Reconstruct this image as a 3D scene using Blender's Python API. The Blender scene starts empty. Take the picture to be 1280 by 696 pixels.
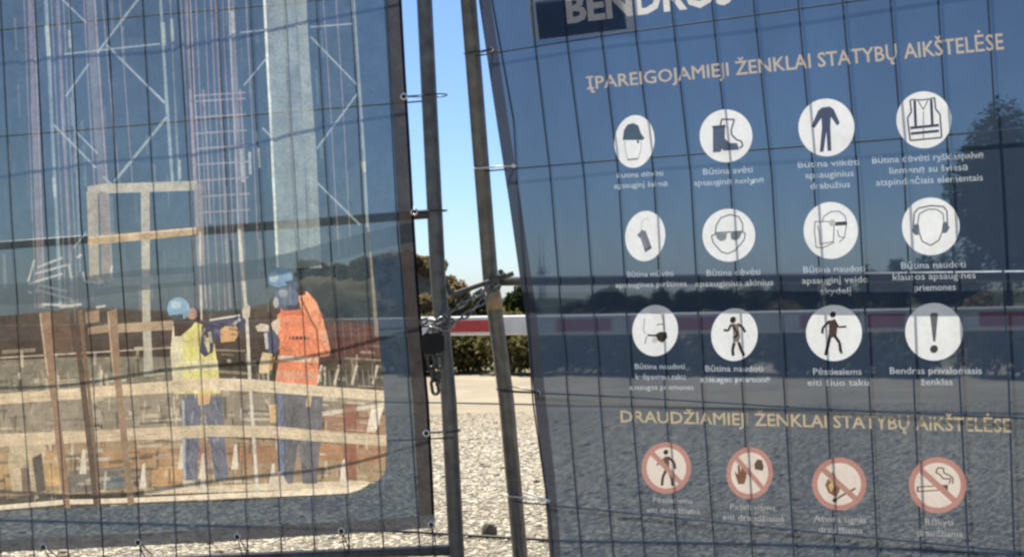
import bpy, bmesh, math, random
import numpy as np
from mathutils import Vector, Matrix
from mathutils.geometry import delaunay_2d_cdt
random.seed(7); rng = np.random.default_rng(7)
S = bpy.context.scene; COL = S.collection
R = math.radians
# ------------------------------------------------------------------ camera
W, H, F = 1280.0, 696.0, 1550.0            # photograph size and focal length in its pixels
EYE = np.array([0.0, 0.0, 0.92])
ROLL, HORIZON = 0.026, 372.0
pitch = math.atan((HORIZON - H / 2) / F)
FWD = np.array([0, math.cos(pitch), math.sin(pitch)])
r0 = np.array([1.0, 0, 0]); u0 = np.cross(r0, FWD)
CR = math.cos(ROLL) * r0 - math.sin(ROLL) * u0
CU = math.sin(ROLL) * r0 + math.cos(ROLL) * u0
cam = bpy.data.cameras.new('camera'); cam.sensor_fit = 'HORIZONTAL'; cam.sensor_width = 36
cam.lens = 36 * F / W; cam.clip_start = 0.05; cam.clip_end = 40000
co = bpy.data.objects.new('camera', cam); COL.objects.link(co)
M = Matrix.Identity(4)
for i, v in enumerate((CR, CU, -FWD)):
    for k in range(3): M[k][i] = v[k]
for k in range(3): M[k][3] = EYE[k]
co.matrix_world = M
S.camera = co
# ------------------------------------------------------------------ sky, sun, exposure
SUN_EL, SUN_AZ = 60.0, -22.0               # azimuth from +Y, negative = left
w = bpy.data.worlds.new('World'); S.world = w; w.use_nodes = True
nt = w.node_tree; sky = nt.nodes.new('ShaderNodeTexSky'); sky.sky_type = 'NISHITA'; sky.sun_disc = False
sky.sun_elevation = R(SUN_EL); sky.sun_rotation = R(SUN_AZ); sky.altitude = 150
sky.air_density = 0.9; sky.dust_density = 0.6; sky.ozone_density = 9.0
bg = nt.nodes['Background']; bg.inputs[1].default_value = 0.073
nt.links.new(sky.outputs[0], bg.inputs[0])
sl = bpy.data.lights.new('sun', 'SUN'); sl.energy = 4.8; sl.angle = R(0.53); sl.color = (1, 0.95, 0.86)
so = bpy.data.objects.new('sun', sl); COL.objects.link(so)
sd = Vector((math.sin(R(SUN_AZ)) * math.cos(R(SUN_EL)), math.cos(R(SUN_AZ)) * math.cos(R(SUN_EL)), math.sin(R(SUN_EL))))
so.rotation_euler = sd.to_track_quat('Z', 'Y').to_euler(); so.location = (-3, 6, 12)
vs = S.view_settings; vs.view_transform = 'Standard'; vs.look = 'None'; vs.exposure = 1.1; vs.gamma = 1
vs.use_curve_mapping = False
S.render.engine = 'CYCLES'; S.cycles.transparent_max_bounces = 24; S.cycles.max_bounces = 8; S.cycles.filter_width = 2.5

# ------------------------------------------------------------------ helpers
def lin(c):
    c = np.asarray(c, float) / 255.0
    return np.where(c <= 0.04045, c / 12.92, ((c + 0.055) / 1.055) ** 2.4)
def ray(px):
    px = np.atleast_2d(np.asarray(px, float))
    return ((px[:, 0] - W / 2) / F)[:, None] * CR + ((H / 2 - px[:, 1]) / F)[:, None] * CU + FWD
def at_depth(x, y, d):                      # the point on a pixel's ray that lies d metres ahead
    v = ray((x, y))[0]; return EYE + v * (d / v[1])
def on_ground(x, y, z=0.0):
    v = ray((x, y))[0]; return EYE + v * ((z - EYE[2]) / v[2])

def empty(name, loc, label, cat, group=None):
    o = bpy.data.objects.new(name, None); COL.objects.link(o); o.location = Vector(loc); o.empty_display_size = 0.1
    o['label'] = label; o['category'] = cat
    if group: o['group'] = group
    return o
def root_loc(o):
    while o.parent: o = o.parent
    return np.array(o.location)
def mk(name, verts, faces, mat, parent=None, smooth=False, loc=None):
    """one mesh object; vertices are world positions"""
    verts = np.asarray(verts, float)
    base = root_loc(parent) if parent else (np.asarray(loc, float) if loc is not None else np.zeros(3))
    me = bpy.data.meshes.new(name); me.from_pydata((verts - base).tolist(), [], [tuple(int(i) for i in f) for f in faces])
    if smooth: me.polygons.foreach_set('use_smooth', [True] * len(me.polygons))
    if mat: me.materials.append(mat)
    me.update()
    o = bpy.data.objects.new(name, me); COL.objects.link(o)
    if parent: o.parent = parent
    else: o.location = Vector(base)
    return o
def tag(o, label=None, cat=None, group=None, kind=None):
    if label: o['label'] = label
    if cat: o['category'] = cat
    if group: o['group'] = group
    if kind: o['kind'] = kind
    return o
class MB:
    def __init__(s): s.v = []; s.f = []
    def add(s, v, f):
        o = len(s.v); s.v += [tuple(p) for p in v]; s.f += [tuple(i + o for i in q) for q in f]; return s
    def tube(s, pts, r, n=8, closed=False, cap=True):
        pts = [np.asarray(p, float) for p in pts]; m = len(pts); rs = r if hasattr(r, '__len__') else [r] * m
        ring = []; ref = None
        for i in range(m):
            a = pts[(i - 1) % m] if (closed or i > 0) else pts[0]
            b = pts[(i + 1) % m] if (closed or i < m - 1) else pts[-1]
            t = b - a; t = t / (np.linalg.norm(t) + 1e-12)
            if ref is None:
                ref = np.array([0, 0, 1.0]) if abs(t[2]) < 0.9 else np.array([1.0, 0, 0])
            x = ref - t * (ref @ t); x /= np.linalg.norm(x) + 1e-12; ref = x; y = np.cross(t, x)
            ring.append([pts[i] + rs[i] * (math.cos(2 * math.pi * k / n) * x + math.sin(2 * math.pi * k / n) * y) for k in range(n)])
        v = [p for g in ring for p in g]; f = []
        for i in range(m if closed else m - 1):
            j = (i + 1) % m
            for k in range(n): f.append((i * n + k, i * n + (k + 1) % n, j * n + (k + 1) % n, j * n + k))
        if cap and not closed: f.append(tuple(range(n))[::-1]); f.append(tuple((m - 1) * n + k for k in range(n)))
        return s.add(v, f)
    def box(s, c, ax, half, bev=0.0):
        """box with chamfered long edges; ax = three unit vectors"""
        a, b, d = [np.asarray(q, float) for q in ax]; hx, hy, hz = half; c = np.asarray(c, float)
        e = bev
        sec = [(-hy, -hz)] * 0
        if e > 0: sec = [(-hy + e, -hz), (hy - e, -hz), (hy, -hz + e), (hy, hz - e), (hy - e, hz), (-hy + e, hz), (-hy, hz - e), (-hy, -hz + e)]
        else: sec = [(-hy, -hz), (hy, -hz), (hy, hz), (-hy, hz)]
        n = len(sec); v = [c + sx * hx * a + p * b + q * d for sx in (-1, 1) for p, q in sec]
        f = [(k, (k + 1) % n, n + (k + 1) % n, n + k) for k in range(n)] + [tuple(range(n))[::-1], tuple(n + k for k in range(n))]
        return s.add(v, f)
    def build(s, name, mat, parent=None, smooth=False, loc=None): return mk(name, s.v, s.f, mat, parent, smooth, loc)

def nodes(name):
    m = bpy.data.materials.new(name); m.use_nodes = True; return m, m.node_tree, m.node_tree.nodes['Principled BSDF']
def material(name, col, col2=None, scale=20.0, rough=0.7, metal=0.0, bump=0.0, detail=6.0, lo=0.35, hi=0.65, spec=0.4):
    m, t, p = nodes(name); col = tuple(col); col2 = tuple(col2) if col2 is not None else tuple(0.75 * c for c in col)
    tc = t.nodes.new('ShaderNodeTexCoord'); n = t.nodes.new('ShaderNodeTexNoise'); n.inputs['Scale'].default_value = scale; n.inputs['Detail'].default_value = detail
    t.links.new(tc.outputs['Object'], n.inputs['Vector'])
    r = t.nodes.new('ShaderNodeValToRGB'); r.color_ramp.elements[0].position = lo; r.color_ramp.elements[1].position = hi
    r.color_ramp.elements[0].color = (*col2, 1); r.color_ramp.elements[1].color = (*col, 1)
    t.links.new(n.outputs['Fac'], r.inputs['Fac']); t.links.new(r.outputs['Color'], p.inputs['Base Color'])
    p.inputs['Roughness'].default_value = rough; p.inputs['Metallic'].default_value = metal; p.inputs['Specular IOR Level'].default_value = spec
    if bump:
        b = t.nodes.new('ShaderNodeBump'); b.inputs['Strength'].default_value = bump; b.inputs['Distance'].default_value = 0.01
        t.links.new(n.outputs['Fac'], b.inputs['Height']); t.links.new(b.outputs['Normal'], p.inputs['Normal'])
    return m
def leaf_material(name, a, b):
    m, t, p = nodes(name); out = t.nodes['Material Output']; t.nodes.remove(p)
    g = t.nodes.new('ShaderNodeNewGeometry'); r = t.nodes.new('ShaderNodeValToRGB')
    r.color_ramp.elements[0].color = (*a, 1); r.color_ramp.elements[1].color = (*b, 1)
    t.links.new(g.outputs['Random Per Island'], r.inputs['Fac'])
    d = t.nodes.new('ShaderNodeBsdfDiffuse'); tr = t.nodes.new('ShaderNodeBsdfTranslucent'); mx = t.nodes.new('ShaderNodeMixShader'); mx.inputs[0].default_value = 0.45
    for q in (d, tr): t.links.new(r.outputs['Color'], q.inputs['Color'])
    t.links.new(d.outputs[0], mx.inputs[1]); t.links.new(tr.outputs[0], mx.inputs[2]); t.links.new(mx.outputs[0], out.inputs['Surface'])
    return m
def print_material(name, tint, kd=0.42, kt=0.55, mott=0.18, scale=26.0):
    """perforated, printed mesh fabric: ink that reflects and lets light glow through, plus the open holes.
    Face colour 'Ink' holds the ink colour, its alpha how much of the weave is open."""
    m, t, p = nodes(name); out = t.nodes['Material Output']; t.nodes.remove(p)
    at = t.nodes.new('ShaderNodeAttribute'); at.attribute_name = 'Ink'
    tc = t.nodes.new('ShaderNodeTexCoord'); n = t.nodes.new('ShaderNodeTexNoise'); n.inputs['Scale'].default_value = scale; n.inputs['Detail'].default_value = 5
    t.links.new(tc.outputs['Object'], n.inputs['Vector'])
    mr = t.nodes.new('ShaderNodeMapRange'); mr.inputs[1].default_value = 0.25; mr.inputs[2].default_value = 0.75
    mr.inputs[3].default_value = 1 - mott; mr.inputs[4].default_value = 1 + mott
    n3 = t.nodes.new('ShaderNodeTexNoise'); n3.inputs['Scale'].default_value = scale * 5; n3.inputs['Detail'].default_value = 3; t.links.new(tc.outputs['Object'], n3.inputs['Vector'])
    av = t.nodes.new('ShaderNodeMath'); av.operation = 'MULTIPLY_ADD'; av.inputs[1].default_value = 0.5
    hf = t.nodes.new('ShaderNodeMath'); hf.operation = 'MULTIPLY'; hf.inputs[1].default_value = 0.5
    t.links.new(n3.outputs['Fac'], hf.inputs[0]); t.links.new(n.outputs['Fac'], av.inputs[0]); t.links.new(hf.outputs[0], av.inputs[2])
    t.links.new(av.outputs[0], mr.inputs[0])
    def scaled(k):
        v = t.nodes.new('ShaderNodeVectorMath'); v.operation = 'SCALE'; t.links.new(at.outputs['Color'], v.inputs[0])
        mm = t.nodes.new('ShaderNodeMath'); mm.operation = 'MULTIPLY'; mm.inputs[1].default_value = k
        t.links.new(mr.outputs[0], mm.inputs[0]); t.links.new(mm.outputs[0], v.inputs['Scale']); return v
    d = t.nodes.new('ShaderNodeBsdfDiffuse'); t.links.new(scaled(kd).outputs[0], d.inputs['Color'])
    tr = t.nodes.new('ShaderNodeBsdfTranslucent'); t.links.new(scaled(kt).outputs[0], tr.inputs['Color'])
    tp = t.nodes.new('ShaderNodeBsdfTransparent'); v = t.nodes.new('ShaderNodeVectorMath'); v.operation = 'SCALE'; v.inputs[0].default_value = tint
    mp = t.nodes.new('ShaderNodeMapping'); mp.inputs['Scale'].default_value = (2.2, 2.2, 0.9); t.links.new(tc.outputs['Object'], mp.inputs['Vector'])
    n4 = t.nodes.new('ShaderNodeTexNoise'); n4.inputs['Scale'].default_value = 1.6; n4.inputs['Detail'].default_value = 7; n4.inputs['Roughness'].default_value = 0.62; t.links.new(mp.outputs[0], n4.inputs['Vector'])
    m4 = t.nodes.new('ShaderNodeMapRange'); m4.inputs[1].default_value = 0.3; m4.inputs[2].default_value = 0.7; m4.inputs[3].default_value = 0.82; m4.inputs[4].default_value = 1.16; t.links.new(n4.outputs['Fac'], m4.inputs[0])
    o4 = t.nodes.new('ShaderNodeMath'); o4.operation = 'MULTIPLY'; t.links.new(at.outputs['Alpha'], o4.inputs[0]); t.links.new(m4.outputs[0], o4.inputs[1])
    t.links.new(o4.outputs[0], v.inputs['Scale']); t.links.new(v.outputs[0], tp.inputs['Color'])
    # threads scatter part of the light that passes the holes, so far things look softer than near ones
    rf = t.nodes.new('ShaderNodeBsdfRefraction'); rf.inputs['IOR'].default_value = 1.005; rf.inputs['Roughness'].default_value = 0.3; t.links.new(v.outputs[0], rf.inputs['Color'])
    sc = t.nodes.new('ShaderNodeMixShader'); sc.inputs[0].default_value = 0.6; t.links.new(tp.outputs[0], sc.inputs[1]); t.links.new(rf.outputs[0], sc.inputs[2])
    a1 = t.nodes.new('ShaderNodeAddShader'); a2 = t.nodes.new('ShaderNodeAddShader')
    t.links.new(d.outputs[0], a1.inputs[0]); t.links.new(tr.outputs[0], a1.inputs[1])
    t.links.new(a1.outputs[0], a2.inputs[0]); t.links.new(sc.outputs[0], a2.inputs[1]); t.links.new(a2.outputs[0], out.inputs['Surface'])
    return m

# ------------------------------------------------------------------ ground
def gz(x, y):
    r = np.hypot(x, y); r = np.where(y > -20, r, 0)
    s = np.clip((r - 19) / 190, 0, 1); s = s * s * (3 - 2 * s)
    q = np.clip((r - 180) / 6000, 0, 1)
    return -6.0 * s - 40 * q
def ground_material():
    m, t, p = nodes('gravel_ground'); L = t.links
    tc = t.nodes.new('ShaderNodeTexCoord')
    def noise(sc, det=6, rough=0.6):
        n = t.nodes.new('ShaderNodeTexNoise'); n.inputs['Scale'].default_value = sc; n.inputs['Detail'].default_value = det; n.inputs['Roughness'].default_value = rough
        L.new(tc.outputs['Object'], n.inputs['Vector']); return n
    def ramp(src, a, b, lo, hi):
        r = t.nodes.new('ShaderNodeValToRGB'); r.color_ramp.elements[0].position = lo; r.color_ramp.elements[1].position = hi
        r.color_ramp.elements[0].color = (*a, 1); r.color_ramp.elements[1].color = (*b, 1); L.new(src, r.inputs['Fac']); return r
    v = t.nodes.new('ShaderNodeTexVoronoi'); v.inputs['Scale'].default_value = 42; L.new(tc.outputs['Object'], v.inputs['Vector'])
    peb = ramp(v.outputs['Color'], (0.20, 0.17, 0.12), (0.46, 0.41, 0.31), 0.15, 0.8)
    dirt = ramp(noise(1.1, 8).outputs['Fac'], (0.25, 0.205, 0.14), (0.33, 0.28, 0.20), 0.35, 0.65)
    grass = ramp(noise(0.6, 8).outputs['Fac'], (0.07, 0.08, 0.03), (0.20, 0.17, 0.08), 0.35, 0.65)
    sx = t.nodes.new('ShaderNodeSeparateXYZ'); L.new(tc.outputs['Object'], sx.inputs[0])
    ln = t.nodes.new('ShaderNodeVectorMath'); ln.operation = 'LENGTH'; L.new(tc.outputs['Object'], ln.inputs[0])
    def band(lo, hi, amp, src):
        ad = t.nodes.new('ShaderNodeMath'); ad.operation = 'MULTIPLY_ADD'; ad.inputs[1].default_value = amp
        L.new(src.outputs['Fac'], ad.inputs[0]); L.new(ln.outputs['Value'], ad.inputs[2])
        mr = t.nodes.new('ShaderNodeMapRange'); mr.inputs[1].default_value = lo; mr.inputs[2].default_value = hi; L.new(ad.outputs[0], mr.inputs[0]); return mr
    n2 = noise(0.5, 4)
    mx = t.nodes.new('ShaderNodeMix'); mx.data_type = 'RGBA'; L.new(band(8.8, 11.0, 2.0, n2).outputs[0], mx.inputs['Factor']); L.new(peb.outputs[0], mx.inputs['A']); L.new(dirt.outputs[0], mx.inputs['B'])
    my = t.nodes.new('ShaderNodeMix'); my.data_type = 'RGBA'; L.new(band(16.2, 17.5, 2.0, n2).outputs[0], my.inputs['Factor']); L.new(mx.outputs['Result'], my.inputs['A']); L.new(grass.outputs[0], my.inputs['B'])
    L.new(my.outputs['Result'], p.inputs['Base Color']); p.inputs['Roughness'].default_value = 0.95; p.inputs['Specular IOR Level'].default_value = 0.15
    b = t.nodes.new('ShaderNodeBump'); b.inputs['Strength'].default_value = 0.45; b.inputs['Distance'].default_value = 0.01; L.new(v.outputs['Distance'], b.inputs['Height']); L.new(b.outputs['Normal'], p.inputs['Normal'])
    return m
rad = [0.0] + list(np.geomspace(0.6, 14000, 90)); NA = 120
gv = [(0, 0, 0)]; gf = []
for r in rad[1:]:
    a = np.arange(NA) * 2 * math.pi / NA; x = r * np.sin(a); y = r * np.cos(a)
    gv += list(zip(x, y, gz(x, y)))
for k in range(NA): gf.append((0, 1 + (k + 1) % NA, 1 + k))
for i in range(len(rad) - 2):
    for k in range(NA):
        a, b = 1 + i * NA + k, 1 + i * NA + (k + 1) % NA; gf.append((a, b, b + NA, a + NA))
tag(mk('ground', gv, gf, ground_material(), smooth=True), kind='structure')

# loose gravel stones lying in the ground's surface, in the part that the camera can look down on
stone_mat = None
def stones():
    m, t, p = nodes('gravel_stone'); g = t.nodes.new('ShaderNodeNewGeometry'); r = t.nodes.new('ShaderNodeValToRGB')
    e = r.color_ramp.elements; e[0].color = (0.19, 0.165, 0.12, 1); e[1].color = (0.52, 0.465, 0.36, 1); e[1].position = 1
    x = e.new(0.3); x.color = (0.31, 0.265, 0.185, 1); x = e.new(0.72); x.color = (0.41, 0.36, 0.265, 1)
    t.links.new(g.outputs['Random Per Island'], r.inputs['Fac']); t.links.new(r.outputs['Color'], p.inputs['Base Color']); p.inputs['Roughness'].default_value = 0.9
    N = 120000
    d = 3.6 + 6.4 * rng.random(N) ** 1.35; a = (rng.random(N) - 0.5) * 2 * 0.52
    cx = d * np.tan(a); cy = d
    s = 0.004 + 0.0065 * rng.random(N) ** 2.2; s[rng.random(N) < 0.012] *= 2.0
    base = np.array([[1, 0, 0], [0.3, 0.95, 0], [-0.8, 0.6, 0], [-0.8, -0.6, 0], [0.3, -0.95, 0], [0.1, 0.1, 0.27], [0, 0, -0.6]], float)
    V = np.repeat(base[None], N, 0) * (0.7 + 0.6 * rng.random((N, 7, 1))) * s[:, None, None]
    V[:, 5, 2] *= np.where(s > 0.0125, 2.4, 1.0)
    V[:, :, 0] *= (0.8 + 0.7 * rng.random(N))[:, None]
    th = rng.random(N) * 6.283; c, q = np.cos(th)[:, None], np.sin(th)[:, None]
    X = V[:, :, 0] * c - V[:, :, 1] * q + cx[:, None]; Y = V[:, :, 0] * q + V[:, :, 1] * c + cy[:, None]; Z = V[:, :, 2] + (s * 0.15)[:, None]
    P = np.stack([X, Y, Z], 2).reshape(-1, 3)
    fb = [(k, (k + 1) % 5, 5) for k in range(5)] + [((k + 1) % 5, k, 6) for k in range(5)]
    FA = (np.array(fb)[None] + (np.arange(N) * 7)[:, None, None]).reshape(-1, 3)
    me = bpy.data.meshes.new('gravel_stones'); me.vertices.add(len(P)); me.vertices.foreach_set('co', P.ravel())
    me.loops.add(FA.size); me.loops.foreach_set('vertex_index', FA.ravel().astype(np.int32))
    me.polygons.add(len(FA)); me.polygons.foreach_set('loop_start', np.arange(0, FA.size, 3, dtype=np.int32)); me.polygons.foreach_set('loop_total', np.full(len(FA), 3, np.int32))
    me.update(calc_edges=True); me.materials.append(m)
    o = bpy.data.objects.new('gravel_stones', me); COL.objects.link(o)
    tag(o, 'loose pale gravel stones covering the ground behind the fence', 'gravel', kind='stuff')
    return m
stone_mat = stones()

# ------------------------------------------------------------------ fence panels: poses fitted to the wires seen in the photograph
def rotvec(a):
    a = np.asarray(a, float); th = np.linalg.norm(a); k = a / th
    K = np.array([[0, -k[2], k[1]], [k[2], 0, -k[0]], [-k[1], k[0], 0]]); return np.eye(3) + math.sin(th) * K + (1 - math.cos(th)) * K @ K
class Plane:
    def __init__(s, O, rv, gap=lambda u, v: 0 * u):
        s.O = EYE + np.array(O); m = rotvec(rv); s.U, s.N, s.V = m[:, 0], m[:, 1], m[:, 2]; s.gap = gap
    def p(s, u, v, w=0.0):                  # w: towards the camera side
        return s.O + np.multiply.outer(u, s.U) + np.multiply.outer(v, s.V) - np.multiply.outer(w, s.N)
    def sheet(s, uv, off=0.0):
        uv = np.asarray(uv, float); return s.p(uv[:, 0], uv[:, 1], s.gap(uv[:, 0], uv[:, 1]) + off)
    def uv(s, px, gap=True):
        d = ray(px); g = np.zeros(len(d))
        for _ in range(5):
            t = ((s.O - EYE) @ s.N - g) / (d @ s.N); P = EYE + d * t[:, None] - s.O; u, v = P @ s.U, P @ s.V
            if not gap: break
            g = s.gap(u, v)
        return np.stack([u, v], 1)
def gapL(u, v):
    a = np.clip((-u - 0.06) / 1.0, 0, 1)
    return 0.026 + 0.042 * a * (2 - a) + 0.004 * np.sin(u * 9 + v * 3) + 0.003 * np.sin(v * 11 - u * 4)
def gapR(u, v):
    return 0.0265 + 0.0012 * np.sin(u * 7 + v * 4.0) + 0.0008 * np.sin(v * 9 - u * 5)
PL = Plane((-0.187, 3.322, 0.231), (0.008, -0.036, -0.126), gapL)
PR = Plane((-0.0465, 3.327, 0.045), (0.148, -0.026, -0.589), gapR)

steel = material('galvanised_steel', (0.15, 0.147, 0.14), (0.08, 0.076, 0.07), 28, 0.38, 0.5, 0.12, detail=10.0, lo=0.3, hi=0.7)
wire_mat = material('fence_wire', (0.10, 0.10, 0.10), (0.06, 0.06, 0.06), 80, 0.45, 0.5)
concrete = material('concrete_foot', (0.33, 0.32, 0.30), (0.22, 0.21, 0.20), 30, 0.95, 0, 0.4)

def panel(P, label, u0, u1, vpx, hpx, post_px):
    base = P.p(0 if u0 < 0 else 0, -0.9); base[2] = 0
    t = empty('wire_fence', base, label, 'fence panel', 'temporary fence panels')
    top = 1.1
    for u, pp in ((0.0, post_px), ((u0 if u0 < 0 else u1), None)):
        foot = P.p(u, -0.9); k = foot[2] / P.V[2] - 0.03
        if pp is not None:
            q = P.uv(pp, False); v = np.array([-0.9 - k] + list(q[::-1, 1]) + [top]); uu = np.array([q[-1, 0]] + list(q[::-1, 0]) + [q[0, 0]])
        else: v = np.array([-0.9 - k, 0, top]); uu = np.full(3, u)
        MB().tube([P.p(a, b) for a, b in zip(uu, v)], 0.021, 16).build('post', steel, t, True)
    a, b = sorted((u0, u1)); e = 0.02
    for nm, v, r in (('bottom_rail', -0.9, 0.015), ('middle_rail', 0.0, 0.0125), ('top_rail', top, 0.019)):
        MB().tube([P.p(a + e, v), P.p((a + b) / 2, v - 0.004), P.p(b - e, v)], r, 12).build(nm, steel, t, True)
    # upright wires follow the measured ones, the rest stand every 10 cm
    sgn = -1 if u0 < 0 else 1
    for i in range(1, 35):
        m = [q for q in vpx if q[0] == i * sgn]
        if len(m) >= 2:
            q = P.uv([(x, y) for _, x, y in m], False); o = np.argsort(q[:, 1]); q = q[o]
            v = [-0.9] + list(q[:, 1]) + [top]; u = [q[0, 0] * 0.7 + 0.3 * i * sgn * 0.1] + list(q[:, 0]) + [q[-1, 0] * 0.7 + 0.3 * i * sgn * 0.1]
        else: v = [-0.9, 0, top]; u = [i * sgn * 0.1 + random.uniform(-0.004, 0.004)] * 3
        MB().tube([P.p(x, y, 0.0155) for x, y in zip(u, v)], 0.0022, 6).build('wire', wire_mat, t, True)
    for j in (-2, -1, 1, 2, 3):
        n = 9; us = np.linspace(a, b, n); off = [random.uniform(-0.004, 0.004) for _ in us]
        MB().tube([P.p(x, j * 0.3 + d, 0.0105 if j > 0 else 0.0198) for x, d in zip(us, off)], 0.0022, 6).build('wire', wire_mat, t, True)
    for u in ((0.0), (u0 if u0 < 0 else u1)):
        f = P.p(u, -0.9); f = f - P.V * (f[2] / P.V[2])
        fo = MB(); fo.box((f[0], f[1], 0.06), (P.U * [1, 1, 0] / np.hypot(*P.U[:2]), np.array([-P.U[1], P.U[0], 0]) / np.hypot(*P.U[:2]), (0, 0, 1)), (0.11, 0.34, 0.06), 0.025)
        o = fo.build('concrete_foot', concrete, t)
    return t
Lv = []
for y, xs in ((0, [4.5, 47, 90.5, 136.5, 181, 224.5, 273, 314.5, 356.5, 397, 440]), (140, [11.6, 54, 98, 144, 188.5, 233.6, 281, 322, 363, 405, 449, 490.5]), (275, [18.5, 61.3, 104.4, 150.5, 196.2, 241.5, 288.2, 329.6, 370.7, 413.2, 455.6, 497.6])):
    Lv += [(i - 12, x, y) for i, x in enumerate(xs)]
Lv += [(-12, 28.4, 420), (-10, 114.8, 384), (-9, 158.4, 382), (-8, 204, 390), (-6, 296.6, 390), (-5, 337, 378), (-2, 460, 361), (-1, 506.8, 402), (-12, 35.5, 515), (-11, 78, 515), (-10, 122, 515), (-9, 169.6, 515), (-8, 214, 505)]
Rv = [(i + 1, x, 220) for i, x in enumerate([650, 692, 734, 777, 821, 867, 916, 968, 1020, 1075, 1133, 1189, 1250])]
Rv += [(i + 1, x, 500) for i, x in enumerate([670, 714, 754, 793, 835, 882, 932])] + [(i + 8, x, 480) for i, x in enumerate([983, 1036, 1089, 1145, 1202, 1263])]
Rv += [(i + 7, x, 696) for i, x in enumerate([944, 996, 1047, 1100, 1154, 1213, 1270])] + [(2, 673, 57), (3, 713, 54), (4, 756, 47), (5, 799, 47), (6, 844, 18), (7, 894, 11)] + [(i + 8, x, 0) for i, x in enumerate([945, 1000.6, 1056, 1115.5, 1175, 1237])]
Rv += [(1, 619, 0), (1, 646, 150), (1, 690, 640)]
fpL = panel(PL, 'grey steel wire fence panel carrying the construction photo banner', -3.4, 0, Lv, None, [(530.5, 0), (547.5, 348), (561, 500), (571, 696)])
fpR = panel(PR, 'leaning grey steel wire fence panel behind the safety sign banner', 0, 3.4, Rv, None, [(585.5, 0), (613, 348), (633, 500), (650.5, 696)])

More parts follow.
